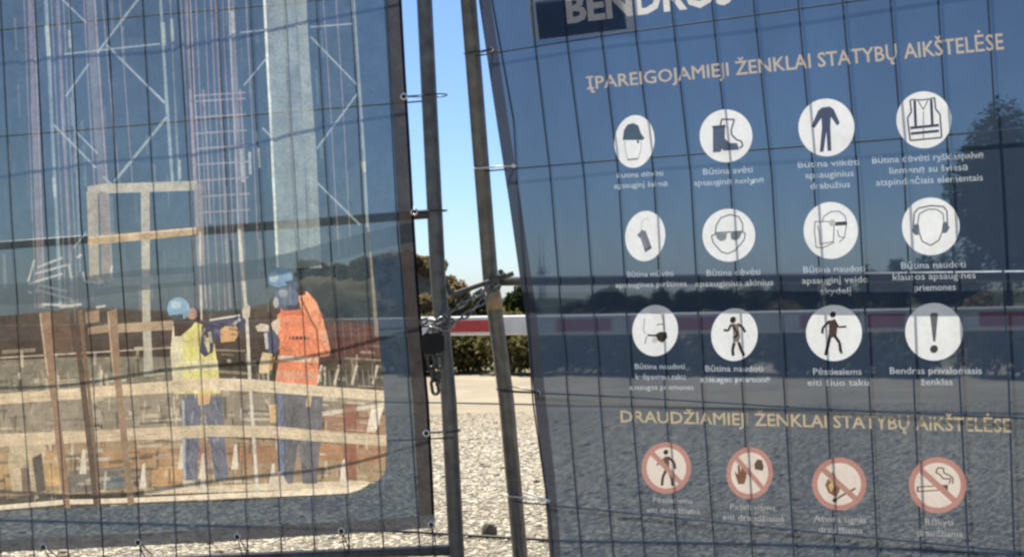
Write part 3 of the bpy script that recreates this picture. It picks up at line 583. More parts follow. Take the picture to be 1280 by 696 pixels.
    post([(134, 389), (146, 385), (151, 470), (160, 556), (168, 630), (160, 632), (152, 556), (142, 470)], (146, 120, 92)); pr.line((135, 390), (142, 470), 2, 'printed_post', (176, 152, 124))
    rr = random.Random(19)
    for _ in range(90):
        x = rr.uniform(-50, 440); y = rr.uniform(-5, 380); l = rr.uniform(10, 60)
        pr.line((x, y), (x + l * 0.05, y + l), rr.uniform(1, 5), None, rr.choice([(120, 132, 138), (96, 104, 112), (134, 128, 132), (150, 160, 164)]), 0.14, rr.uniform(0.12, 0.35))
    eg = edge[1:] + [(330, 624), (160, 631), (0, 638)]
    pr.add([eg + [(0, 700), (560, 700), (520, 300), (505, 0)]], 'sheet', lin(BL) * INK, 0.162)
    pr.poly([(372, 628), (430, 622), (428, 634), (418, 642), (384, 638)], 'sheet', (44, 50, 84), 0.1, 0.7)
    # hems (folded, double cloth)
    def inset(pts, dv): return [tuple(np.array(p) + dv) for p in pts]
    rt = [tuple(p) for p in right]
    pr.add([rt + inset(rt[::-1], np.array([-0.042, 0.0]))], 'hem', lin((92, 86, 84)) * 0.42, 0.03, space='uv')
    pr.add([rt + inset(rt[::-1], np.array([-0.008, 0.0]))], 'hem', lin((24, 24, 26)) * 0.5, 0.01, space='uv')
    bt = [tuple(p) for p in bot] + [(left_u, bot[-1, 1])]
    pr.add([bt + inset(bt[::-1], np.array([0, 0.034]))], 'hem2', lin((86, 86, 90)) * 0.6, 0.06, space='uv')
    tp = [(left_u, top_v), (o[0, 0], top_v)]; pr.add([tp + inset(tp[::-1], np.array([0, -0.034]))], 'hem3', lin((86, 86, 90)), 0.06, space='uv')
    def rename(kk): return kk.rstrip('0123456789'), None
    objs = pr.build(o, t, print_l, gridpts(-1.4, 0.05, -0.95, 1.05, 0.05) + gridpts(-3.3, -1.4, -0.95, 1.05, 0.12), rename)
    for q in ('printed_worker', 'printed_worker2', 'printed_worker3'):
        objs[q]['label'] = {'printed_worker': 'printed worker in yellow vest and blue helmet', 'printed_worker2': 'printed worker half hidden behind the orange vest', 'printed_worker3': 'printed worker in orange vest seen from behind'}[q]
    # eyelets and plastic ties
    V = PL.V
    for px, tgt in (((505, 121), 0.0), ((518, 265), 0.0), ((533, 541), 0.0)):
        c_ = grommet(PL, px, t); v_ = float((c_ - PL.O) @ V); tie(c_, PL, PL.p(PL.uv([((548 if px[1] < 300 else 565), px[1])], False)[0][0], v_), 0.021, t, tie_mat, V)
    for px in ((55, 683), (173, 677), (297, 670), (427, 663), (539.5, 655)):
        c_ = grommet(PL, px, t); u_ = float((c_ - PL.O) @ PL.U); tie(c_, PL, PL.p(u_, -0.9), 0.015, t, tie_mat, PL.U)
    return t

# ------------------------------------------------------------------ right banner: safety signs
def right_banner():
    b0 = PR.p(1.6, -0.86, 0.034)
    t = empty('sign_banner', b0, 'dark blue mesh banner printed with rows of round safety signs', 'banner')
    pr = Print(PR); pr.gain = 1.25
    left = PR.uv([(598, -2), (610, 80), (622, 160), (636, 250), (646, 320), (656, 390), (668, 500), (680, 600), (687, 696)])
    lt = [tuple(p) for p in left]; ls = (left[-1] - left[0]) / (left[-1, 1] - left[0, 1])
    tv, bv, ru = 1.06, -0.86, 3.3
    tl = tuple(left[0] + ls * (tv - left[0, 1])); bl = tuple(left[-1] + ls * (bv - left[-1, 1]))
    edge = [tl] + lt + [bl]; o = np.array(edge + [(ru, bv), (ru, tv)])
    BL = (56, 69, 86)
    pr.add([o], 'sheet', lin(BL) * INK, 0.17, space='uv')
    WH, TXT, G1, G2 = (226, 226, 222), (206, 214, 218), (196, 178, 152), (200, 180, 144)
    pr.add([edge + [tuple(np.array(p) + [0.036, 0]) for p in edge[::-1]]], 'hem', lin((56, 58, 66)), 0.04, space='uv')
    bt = [bl, (ru, bv)]; pr.add([bt + [(ru, bv + 0.034), (bl[0] + 0.01, bv + 0.034)]], 'hem2', lin((56, 58, 66)), 0.05, space='uv')
    pr.text('BENDROS', (709, 28.5), (916, 3), 33, 37, 'title', (232, 228, 220), 0.02, bold=0.035, lean=0.09, res=2)
    pr.text('ĮPAREIGOJAMIEJI ŽENKLAI STATYBŲ AIKŠTELĖSE', (734, 112), (1255, 61.5), 15, 19.5, 'heading', G1, 0.07, bold=0.012, lean=0.09, res=2)
    pr.text('DRAUDŽIAMIEJI ŽENKLAI STATYBŲ AIKŠTELĖSE', (776, 527), (1264, 540), 14, 17, 'heading2', G2, 0.07, bold=0.012, lean=0.05, res=2)
    discs = [(793, 177, 25, 33), (907.5, 170, 33, 33), (1033, 159.5, 35, 36), (1155, 150, 34.5, 35.5),
             (806.5, 295, 25, 31.5), (911, 294, 33, 33), (1038.5, 288, 34, 35.5), (1163.5, 283, 36, 36),
             (819, 413, 28.5, 32), (918, 418, 29, 33), (1042.5, 416, 35, 35), (1167.5, 414.5, 36, 36),
             (833, 584.5, 31, 32), (937, 591, 29, 32.5), (1049, 604.5, 34, 33), (1172, 606, 36, 35)]
    INKD, LN = (52, 58, 70), (84, 86, 90)
    for i, (cx, cy, rx, ry) in enumerate(discs):
        dk = 'disc%d' % i; sk = 'symb%d' % i; rk = 'ring%d' % i; rot = 0.12 if rx < 30 else 0
        ban = i >= 12
        sk_ = (0.0 if i % 4 > 1 else 0.06)
        def L(p): return (cx + rx * p[0] - ry * p[1] * (-sk_), cy - ry * p[1] - rx * p[0] * 0.06)
        def poly(p, c=INKD, T=0.03, key=sk): pr.poly([L(q) for q in p], key, c, T)
        def st(p, w_=0.05, c=LN, T=0.03, key=sk): pr.strokes([L(q) for q in p], w_ * rx, key, c, T)
        def circ(x, y, r, c=INKD, key=sk, r2=None): poly([(x + r * math.cos(k * math.pi / 8), y + (r2 or r) * math.sin(k * math.pi / 8)) for k in range(16)], c, 0.03, key)
        if ban:
            pr.ell((cx, cy), rx, ry, rk, (178, 128, 116), 0.05, rot=rot, n=40)
            pr.ell((cx, cy), rx * 0.8, ry * 0.8, dk, (218, 204, 188), 0.03, rot=rot, n=36)
        else: pr.ell((cx, cy), rx, ry, dk, WH, 0.03, rot=rot, n=40)
        if i == 0:      # helmet
            poly([(-0.6, 0.08), (-0.56, 0.45), (-0.4, 0.66), (-0.1, 0.7), (0.15, 0.6), (0.3, 0.3), (0.5, 0.1), (0.4, 0.03)], (74, 88, 98))
            st([(-0.5, 0.05), (-0.42, -0.35), (-0.28, -0.68), (0.24, -0.66), (0.36, -0.3), (0.34, 0)], 0.05, (178, 170, 170)); st([(-0.3, -0.68), (0.25, -0.66)], 0.08, (120, 120, 124)); circ(0.18, -0.02, 0.06)
        elif i == 1:    # boots
            st([(-0.24, 0.4), (-0.2, 0.64), (0.28, 0.6), (0.18, 0.2), (0.22, 0.02), (0.42, -0.18), (0.6, -0.24), (0.66, -0.42), (0.54, -0.5)], 0.06, (70, 72, 78))
            poly([(-0.52, 0.36), (-0.06, 0.38), (-0.04, -0.1), (0.16, -0.28), (0.44, -0.3), (0.54, -0.56), (-0.06, -0.56), (-0.14, -0.48), (-0.16, -0.6), (-0.46, -0.6)], (82, 92, 106)); st([(-0.54, 0.36), (-0.04, 0.38)], 0.09, (66, 70, 80))
        elif i == 2:    # coverall
            poly([(-0.16, 0.7), (0.12, 0.72), (0.26, 0.62), (0.48, 0.12), (0.38, 0.04), (0.16, 0.36), (0.14, 0.0), (0.18, -0.82), (0.04, -0.82), (0.0, -0.14), (-0.1, -0.84), (-0.24, -0.84), (-0.16, 0.0), (-0.18, 0.34), (-0.42, 0.0), (-0.54, 0.06), (-0.3, 0.6)], (72, 76, 94))
        elif i == 3:    # vest
            st([(-0.5, 0.72), (-0.4, 0.74), (-0.1, 0.7), (0.2, 0.72), (0.38, 0.76)], 0.05); st([(-0.5, 0.72), (-0.46, 0.3), (-0.6, 0.1), (-0.5, -0.7), (0.64, -0.66), (0.58, 0.16), (0.42, 0.36), (0.38, 0.76)], 0.06, (70, 72, 80))
            st([(-0.34, 0.7), (-0.3, -0.2)], 0.1, INKD); st([(0.26, 0.7), (0.3, -0.18)], 0.1, INKD); st([(-0.5, -0.26), (0.54, -0.22)], 0.1, INKD); st([(-0.48, -0.46), (0.54, -0.42)], 0.1, INKD); st([(-0.02, 0.3), (-0.02, -0.66)], 0.03); st([(-0.22, 0.68), (-0.02, 0.36), (0.14, 0.68)], 0.04)
        elif i == 4:    # glove
            poly([(-0.42, 0.06), (-0.28, 0.16), (-0.2, 0.28), (-0.1, 0.22), (0.0, 0.22), (0.38, -0.5), (0.06, -0.66), (-0.22, -0.1)], (112, 112, 122)); st([(0.0, -0.56), (0.34, -0.44)], 0.1, (84, 84, 94)); st([(-0.26, 0.3), (-0.22, 0.58), (0.04, 0.7), (0.2, 0.54)], 0.04, (190, 190, 186)); st([(-0.2, 0.0), (0.12, -0.5)], 0.05, (140, 140, 148))
        elif i == 5:    # goggles
            st([(-0.52, 0.1), (-0.5, 0.4), (-0.34, 0.68), (0.0, 0.78), (0.34, 0.68), (0.5, 0.4), (0.52, 0.1)], 0.045); st([(-0.52, 0.06), (-0.66, 0.02), (-0.58, -0.24), (-0.44, -0.4), (-0.24, -0.62), (0.0, -0.7), (0.26, -0.6), (0.46, -0.38), (0.6, -0.2), (0.62, 0.04), (0.52, 0.08)], 0.045)
            poly([(-0.54, 0.1), (-0.06, 0.08), (-0.1, -0.16), (-0.28, -0.22), (-0.42, -0.12)], (128, 132, 130)); poly([(0.06, 0.08), (0.52, 0.12), (0.42, -0.12), (0.28, -0.22), (0.1, -0.16)], (112, 118, 122)); st([(-0.54, 0.12), (0.54, 0.12)], 0.05, (96, 100, 104))
        elif i == 6:    # face shield
            st([(-0.32, 0.3), (-0.26, 0.5), (0.0, 0.66), (0.3, 0.66), (0.52, 0.48), (0.58, 0.2), (0.5, -0.28), (0.3, -0.44)], 0.035); st([(-0.58, 0.34), (-0.1, 0.32), (0.12, 0.22), (0.1, -0.44), (-0.3, -0.6), (-0.54, -0.56), (-0.6, 0.0), (-0.58, 0.34)], 0.035); st([(-0.48, 0.2), (-0.42, -0.1), (-0.4, -0.46), (0.08, -0.4)], 0.035); st([(0.14, 0.22), (0.6, 0.22)], 0.14, INKD); circ(0.06, 0.26, 0.12, (170, 174, 168)); st([(0.24, 0.0), (0.3, -0.24), (0.5, -0.28)], 0.035)
        elif i == 7:    # ear protection
            st([(-0.6, 0.0), (-0.58, 0.5), (-0.42, 0.66), (0.0, 0.72), (0.44, 0.66), (0.56, 0.5), (0.58, 0.0)], 0.05); st([(-0.46, 0.1), (-0.4, 0.46), (-0.1, 0.6), (0.2, 0.58), (0.42, 0.42), (0.46, 0.1)], 0.04)
            st([(-0.44, 0.1), (-0.4, -0.2), (-0.3, -0.5), (0.0, -0.66), (0.28, -0.5), (0.4, -0.2), (0.44, 0.1)], 0.045); poly([(-0.46, 0.12), (-0.56, 0.1), (-0.66, -0.1), (-0.56, -0.26), (-0.42, -0.28)], (92, 98, 104)); poly([(0.44, 0.12), (0.54, 0.12), (0.66, -0.08), (0.54, -0.26), (0.4, -0.26)], (92, 98, 104))
        elif i == 8:    # respirator
            st([(-0.5, 0.5), (-0.52, 0.0), (-0.4, -0.1)], 0.04, (150, 146, 140)); st([(-0.2, 0.7), (0.2, 0.66), (0.36, 0.3), (0.4, 0.0)], 0.035, (140, 138, 134)); st([(0.06, 0.22), (0.34, 0.24)], 0.05, (110, 108, 108))
            poly([(-0.36, -0.12), (0.0, -0.16), (0.2, -0.06), (0.5, -0.08), (0.56, -0.3), (0.36, -0.5), (0.14, -0.4), (0.06, -0.24), (-0.3, -0.2)], (60, 56, 54)); st([(-0.36, -0.2), (-0.42, -0.5)], 0.04); circ(0.0, -0.38, 0.12, (196, 194, 186))
        elif i == 9:    # harness
            circ(-0.1, 0.56, 0.13, (46, 42, 42)); st([(-0.16, 0.4), (-0.28, 0.16), (-0.48, 0.2)], 0.1, (50, 46, 44)); st([(0.1, 0.4), (0.34, 0.26), (0.46, 0.06)], 0.11, (50, 46, 44)); poly([(-0.16, 0.42), (0.14, 0.4), (0.26, -0.1), (0.2, -0.3), (-0.04, -0.28), (-0.06, 0.1)], (124, 112, 104)); st([(-0.1, 0.36), (0.16, 0.0), (-0.04, -0.14)], 0.09, (46, 42, 42)); st([(0.02, -0.3), (-0.04, -0.56), (0.0, -0.8)], 0.13, (50, 46, 44)); st([(0.2, -0.3), (0.32, -0.58), (0.48, -0.82)], 0.13, (50, 46, 44))
        elif i == 10:   # pedestrian
            circ(-0.04, 0.66, 0.11, (46, 40, 40)); poly([(-0.2, 0.44), (0.04, 0.5), (0.14, 0.3), (0.08, -0.16), (-0.2, -0.16), (-0.18, 0.2)], (78, 62, 56)); st([(-0.16, 0.44), (-0.4, 0.2), (-0.42, 0.0)], 0.09, (50, 42, 40)); st([(0.04, 0.4), (0.16, 0.2), (0.44, 0.2)], 0.07, (50, 42, 40)); st([(-0.14, -0.1), (-0.22, -0.44), (-0.3, -0.78)], 0.12, (50, 42, 40)); st([(0.02, -0.1), (0.2, -0.36), (0.24, -0.7), (0.3, -0.72)], 0.11, (50, 42, 40))
        elif i == 11:   # exclamation mark
            poly([(-0.14, 0.6), (-0.08, 0.66), (0.08, 0.66), (0.14, 0.6), (0.05, -0.34), (-0.03, -0.34)], (96, 98, 98)); circ(0.0, -0.6, 0.14, (70, 70, 70))
        elif i == 12:
            circ(-0.06, 0.62, 0.1, (60, 46, 40)); poly([(-0.1, 0.46), (0.08, 0.44), (0.12, 0.0), (-0.06, -0.1), (-0.14, 0.2)], (106, 78, 58)); st([(0.04, 0.42), (0.3, 0.2), (0.36, -0.06)], 0.1, (70, 54, 46)); st([(-0.02, -0.1), (-0.12, -0.34), (-0.14, -0.68)], 0.11, (70, 54, 46)); st([(0.08, -0.1), (0.24, -0.4), (0.3, -0.72)], 0.11, (70, 54, 46)); st([(-0.1, 0.38), (-0.4, 0.14)], 0.07, (110, 84, 64))
        elif i == 13:
            poly([(-0.66, 0.1), (-0.5, -0.02), (-0.54, 0.34), (-0.46, 0.34), (-0.38, 0.06), (-0.36, 0.4), (-0.28, 0.4), (-0.24, 0.06), (-0.16, 0.24), (-0.1, 0.2), (-0.14, -0.2), (-0.2, -0.4), (-0.46, -0.4), (-0.58, -0.12)], (120, 84, 62)); poly([(0.18, 0.34), (0.3, 0.52), (0.5, 0.48), (0.6, 0.2), (0.56, 0.06), (0.4, 0.1), (0.22, 0.14)], (92, 74, 62))
        elif i == 14:
            poly([(-0.1, -0.5), (-0.4, -0.3), (-0.52, 0.0), (-0.4, 0.24), (-0.3, 0.1), (-0.26, 0.5), (-0.12, 0.3), (-0.04, 0.1), (0.04, -0.1), (0.0, -0.3)], (128, 92, 66)); poly([(-0.3, -0.3), (-0.4, -0.04), (-0.26, 0.14), (-0.16, -0.06)], (206, 170, 120)); st([(-0.2, -0.62), (0.1, -0.44), (0.6, -0.2)], 0.07, (86, 66, 54)); circ(-0.16, -0.6, 0.09, (70, 54, 48))
        elif i == 15:
            poly([(-0.72, -0.0), (0.36, 0.0), (0.36, -0.2), (-0.72, -0.2)], (96, 76, 64)); poly([(-0.66, -0.04), (0.2, -0.04), (0.2, -0.16), (-0.66, -0.16)], (224, 206, 184)); st([(0.4, 0.02), (0.46, 0.2), (0.2, 0.22), (0.1, 0.36), (-0.06, 0.46), (0.0, 0.62), (0.2, 0.6), (0.22, 0.42), (0.4, 0.34), (0.54, 0.2), (0.52, 0.02)], 0.05, (104, 84, 72))
        if ban: st([(-0.6, 0.6), (0.6, -0.6)], 0.2, (176, 128, 114), 0.05, rk + 'b')
    caps = [((800, 910, 1036, 1160), (['Būtina dėvėti', 'apsauginį šalmą'], ['Būtina avėti', 'apsauginę avalynę'], ['Būtina vilkėti', 'apsauginius', 'drabužius'], ['Būtina dėvėti ryškiaspalvę', 'liemenę su šviesą', 'atspindinčiais elementais']), (221, 217, 208, 201)),
            ((813, 917, 1043, 1167), (['Būtina mūvėti', 'apsaugines pirštines'], ['Būtina dėvėti', 'apsauginius akinius'], ['Būtina naudoti', 'apsauginį veido', 'skydelį'], ['Būtina naudoti', 'klausos apsaugines', 'priemones']), (345.5, 344, 340, 335)),
            ((825, 918, 1047, 1170), (['Būtina naudoti', 'kvėpavimo takų', 'apsaugos priemones'], ['Būtina naudoti', 'apsaugos priemonę'], ['Pėstiesiems', 'eiti šiuo taku'], ['Bendras privalomasis', 'ženklas']), (461, 464, 468, 467)),
            ((841, 941, 1050, 1174), (['Pėstiesiems', 'eiti draudžiama'], ['Pašaliniams', 'eiti draudžiama'], ['Atvira ugnis', 'draudžiama'], ['Rūkyti', 'draudžiama']), (628, 637, 652, 656))]
    n = 0
    for row, (xs, tx, ys) in enumerate(caps):
        for q in range(4):
            em = (4.45, 5.15, 5.5, 5.75)[q]; cap = (6.6, 7.4, 7.8, 8.2)[q]; sl = (-0.05, -0.025, 0.0, 0.03)[row]
            for j, s_ in enumerate(tx[q]):
                wd = em * len(s_) * (0.93 if len(s_) > 20 else 1.0); y = ys[q] + j * (13.3 + 0.35 * q - 0.4); x = xs[q] + j * 1.0
                pr.text(s_, (x - wd / 2, y - sl * wd / 2), (x + wd / 2, y + sl * wd / 2), cap, cap, 'cap%d' % n, TXT if row < 3 else (184, 182, 178), 0.07, 0.85, bold=0.005, res=2)
                n += 1
    def rename(k):
        b = k.rstrip('0123456789')
        if k.endswith('b') and k.startswith('ring'): return 'red_bar', 'disc' + k[4:-1]
        if b == 'disc': return 'sign_disc', None
        if b == 'ring': return 'red_ring', None
        if b == 'symb': return 'symbol', 'disc' + k[4:]
        if b == 'cap': return 'caption', None
        return b, None
    objs = pr.build(o, t, print_r, gridpts(0.0, 1.5, -0.86, 1.06, 0.05) + gridpts(1.5, 3.3, -0.86, 1.06, 0.12), rename)
    what = ['hard hat', 'safety boots', 'coverall', 'reflective vest', 'glove', 'goggles', 'face shield', 'ear defenders', 'respirator', 'safety harness', 'walking person', 'exclamation mark', 'crossed-out walker', 'crossed-out hand', 'crossed-out burning match', 'crossed-out cigarette']
    for i, s_ in enumerate(what):
        if 'disc%d' % i in objs: objs['disc%d' % i]['label'] = 'round sign with ' + s_
    V = PR.V
    for px, post_x, m_ in (((641, 207), 602, tie_white), ((672, 490), 632, tie_mat), ((684, 625), 645, tie_white), ((613, 62), 591, tie_mat)):
        c_ = grommet(PR, (px[0] + 2, px[1]), t, 0.004); v_ = float((c_ - PR.O) @ V); tie(c_, PR, PR.p(PR.uv([(post_x, px[1])], False)[0][0], v_), 0.021, t, m_, V)
    return t
print_l = print_material('printed_photo_mesh', (0.88, 0.97, 1.04), mott=0.45, scale=30)
print_r = print_material('printed_sign_mesh', (0.86, 0.96, 1.06), mott=0.12, scale=14)
left_banner(); right_banner()
# ------------------------------------------------------------------ plate wired to the right panel behind the banner
def plate():
    m, t, p = nodes('translucent_plastic'); out = t.nodes['Material Output']; t.nodes.remove(p)
    d = t.nodes.new('ShaderNodeBsdfDiffuse'); d.inputs[0].default_value = (0.35, 0.35, 0.36, 1); q = t.nodes.new('ShaderNodeBsdfTranslucent'); q.inputs[0].default_value = (0.45, 0.44, 0.42, 1)
    a = t.nodes.new('ShaderNodeAddShader'); t.links.new(d.outputs[0], a.inputs[0]); t.links.new(q.outputs[0], a.inputs[1]); t.links.new(a.outputs[0], out.inputs['Surface'])
    def see_through(mm, last, fac, tint):
        tt = mm.node_tree; tp = tt.nodes.new('ShaderNodeBsdfTransparent'); tp.inputs[0].default_value = (*tint, 1); mx = tt.nodes.new('ShaderNodeMixShader'); mx.inputs[0].default_value = fac
        tt.links.new(last, mx.inputs[1]); tt.links.new(tp.outputs[0], mx.inputs[2]); tt.links.new(mx.outputs[0], tt.nodes['Material Output'].inputs['Surface'])
    navy = material('navy_plate', (0.03, 0.045, 0.10), (0.02, 0.03, 0.07), 30, 0.5)
    see_through(m, a.outputs[0], 0.45, (0.9, 0.92, 0.95)); see_through(navy, navy.node_tree.nodes['Principled BSDF'].outputs[0], 0.5, (0.5, 0.62, 0.85))
    c = PR.uv([(664, 2), (671, 52), (799, 38), (790, -14)], False)
    base = PR.p(c[1][0], c[1][1], 0.02)
    th = empty('fence_plate', base, 'navy plate with pale edge fixed on wires behind the word BENDROS', 'plate')
    def slab(pts, w0, w1, name, mat):
        n = len(pts); v = [PR.p(x, y, w0) for x, y in pts] + [PR.p(x, y, w1) for x, y in pts]
        return mk(name, v, [tuple(range(n)), tuple(range(2 * n - 1, n - 1, -1))] + [(k, n + k, n + (k + 1) % n, (k + 1) % n) for k in range(n)], mat, th)
    slab(c, 0.0183, 0.0191, 'backing', m)
    i = PR.uv([(674, 3), (679.5, 50), (788.5, 36.5), (781, -11)], False); slab(i, 0.0192, 0.0202, 'front', navy)
    cu = bpy.data.curves.new('x', 'FONT'); cu.body = 'www.'; cu.resolution_u = 2; cu.offset = 0.02
    ob = bpy.data.objects.new('x', cu); me = bpy.data.meshes.new_from_object(ob); vv = np.array([q.co[:2] for q in me.vertices]); ff = [tuple(q.vertices) for q in me.polygons]
    vv /= vv[:, 0].max(); px = np.stack([678 + vv[:, 0] * 40, 27 - vv[:, 0] * 5 - vv[:, 1] * 40], 1); uv = PR.uv(px, False)
    mk('lettering', [PR.p(x, y, 0.0206) for x, y in uv], ff, m, th)
    bpy.data.objects.remove(ob); bpy.data.curves.remove(cu)
plate()

# ------------------------------------------------------------------ chain, padlock and clamp between the posts
def stadium(c, ax, side, L, Wd, r, n=8):
    """closed chain link: L outer length, Wd outer width"""
    ax = np.asarray(ax) / np.linalg.norm(ax); side = np.asarray(side, float); side -= ax * (side @ ax); side /= np.linalg.norm(side)
    h = L / 2 - Wd / 2; q = Wd / 2 - r; pts = []
    for k in range(n + 1): th = -math.pi / 2 + math.pi * k / n; pts.append(c + ax * (h + q * math.cos(th)) + side * q * math.sin(th))
    for k in range(n + 1): th = math.pi / 2 + math.pi * k / n; pts.append(c + ax * (-h + q * math.cos(th)) + side * q * math.sin(th))
    return pts
chain_mat = material('chain_steel', (0.30, 0.29, 0.275), (0.12, 0.115, 0.11), 90, 0.35, 0.8)
dark_steel = material('dark_steel', (0.09, 0.085, 0.08), (0.05, 0.05, 0.05), 60, 0.45, 0.6)
black = material('black_lacquer', (0.012, 0.012, 0.013), (0.008, 0.008, 0.008), 40, 0.5, spec=0.2)
def chain(label, pts_px, depths, link=0.034, mat=None):
    P = [at_depth(x, y, d) for (x, y), d in zip(pts_px, depths)]
    t = empty('chain', P[-1], label, 'chain', 'chains joining the two panels')
    seg = [np.linalg.norm(b - a) for a, b in zip(P[:-1], P[1:])]; tot = sum(seg); n = max(2, int(tot / (link * 0.74)))
    for k in range(n):
        s = (k + 0.5) / n * tot; i = 0
        while i < len(seg) - 1 and s > seg[i]: s -= seg[i]; i += 1
        d = (P[i + 1] - P[i]) / seg[i]; c = P[i] + d * s
        side = np.array([0.3, 1, 0.2]) if k % 2 else np.cross(d, [0.1, 1, 0.1])
        MB().tube(stadium(c, d, side, link, link * 0.56, link * 0.1), link * 0.1, 7, True).build('link', mat or chain_mat, t, True)
    return t
chain('upper strand of the steel chain between the two fence posts', [(538, 412), (552, 398), (575, 382), (600, 366), (622, 352)], [3.28, 3.25, 3.25, 3.26, 3.28])
chain('lower strand of the steel chain rising to the right post', [(540, 420), (556, 412), (582, 394), (606, 374), (624, 356)], [3.275, 3.24, 3.24, 3.25, 3.275])
chain('short loose chain end hanging under the black padlock', [(538, 442), (540, 462), (545, 492)], [3.25, 3.25, 3.255], 0.046, dark_steel)
chain('thin chain loop hanging beside the left post', [(549, 440), (550, 462), (546, 484)], [3.262, 3.262, 3.262], 0.042, dark_steel)
chain('bunched chain wound round the left post above the padlock', [(526, 404), (536, 399), (548, 402), (560, 395), (566, 404), (552, 411), (538, 408)], [3.27, 3.245, 3.235, 3.24, 3.27, 3.225, 3.23])
c = at_depth(541, 429, 3.245)
t = empty('padlock', c - np.array([0, 0, 0.03]), 'black padlock holding the chain at the edge of the photo banner', 'padlock')
ax = (np.array([1.0, 0, 0]), np.array([0, 1.0, 0]), np.array([0, 0, 1.0]))
MB().box(c, (ax[1], ax[0], ax[2]), (0.013, 0.031, 0.027), 0.011).build('body', black, t)
MB().tube([c + np.array([0.015 * math.cos(a), 0, 0.02 + 0.02 * math.sin(a)]) for a in np.linspace(0, math.pi, 10)], 0.004, 8).build('shackle', chain_mat, t, True)
MB().tube([c + np.array([0, -0.0105, -0.006]), c + np.array([0, -0.0125, -0.006])], 0.006, 12).build('keyhole_cover', dark_steel, t)
a, b = at_depth(563, 369, 3.262), at_depth(642, 341.5, 3.262)
t = empty('fence_clamp', a, 'dark steel clamp bar reaching from the left post to the right post', 'clamp')
d = (b - a) / np.linalg.norm(b - a); n_ = np.array([0, 1.0, 0]); n_ -= d * (n_ @ d); n_ /= np.linalg.norm(n_); up = np.cross(n_, d)
m = MB(); m.box((a + b) / 2, (d, n_, up), (np.linalg.norm(b - a) / 2, 0.004, 0.0065), 0.002); m.tube([a, a - up * 0.012 + n_ * 0.004, a - up * 0.03 + n_ * 0.01], 0.005, 8); m.build('bar', dark_steel, t)
q = at_depth(626, 340, 3.258); MB().tube([q - n_ * 0.006, q + n_ * 0.02], 0.008, 6).build('bolt', dark_steel, t)
MB().tube([q + up * 0.004 + d * (0.008 * math.cos(x)) + up * (0.012 * math.sin(x)) for x in np.linspace(0, math.pi, 9)], 0.0025, 6).build('ring', dark_steel, t, True)
# strip of tan tape round the right post, just under the clamp
tape = material('tan_tape', (0.38, 0.27, 0.16), (0.28, 0.2, 0.12), 40, 0.7)
uv = PR.uv([(615.5, 362), (618.5, 386)], False); m = MB(); m.tube([PR.p(x, y) for x, y in uv], 0.0218, 20); o = m.build('tape', tape, fpR, True); o['label'] = 'strip of tan tape round the post'

# ------------------------------------------------------------------ rock and thin black line on the gravel
def rock(name, c, s, mat, label, cat):
    bm = bmesh.new(); bmesh.ops.create_icosphere(bm, subdivisions=2, radius=1)
    r = random.Random(5)
    for v in bm.verts: v.co = Vector((v.co.x * s[0], v.co.y * s[1], max(v.co.z, -0.4) * s[2])) * (1 + r.uniform(-0.16, 0.16))
    me = bpy.data.meshes.new(name); bm.to_mesh(me); bm.free(); me.materials.append(mat)
    o = bpy.data.objects.new(name, me); COL.objects.link(o); o.location = Vector(c); return tag(o, label, cat)
g = on_ground(611, 669); rock('rock', (g[0], g[1], 0.012), (0.032, 0.026, 0.036), material('rock', (0.16, 0.135, 0.10), (0.10, 0.085, 0.065), 40, 0.95, 0, 0.4), 'single brown rock on the gravel between the two posts', 'rock')
line_pts = [on_ground(x, y, 0.010) for x, y in ((-260, 640), (-60, 648), (120, 652), (300, 657), (440, 661), (520, 664.5), (580, 668.5), (640, 672), (700, 675), (820, 677), (960, 679.5), (1100, 684), (1280, 692), (1460, 702))]
ground_line = MB().tube(line_pts, 0.006, 7).build('ground_line', material('black_line', (0.02, 0.02, 0.02), (0.03, 0.03, 0.028), 30, 0.6), None, True)  # thin black line drawn along the ground
tag(ground_line, 'thin black line lying across the gravel behind the fence', 'ground_line')

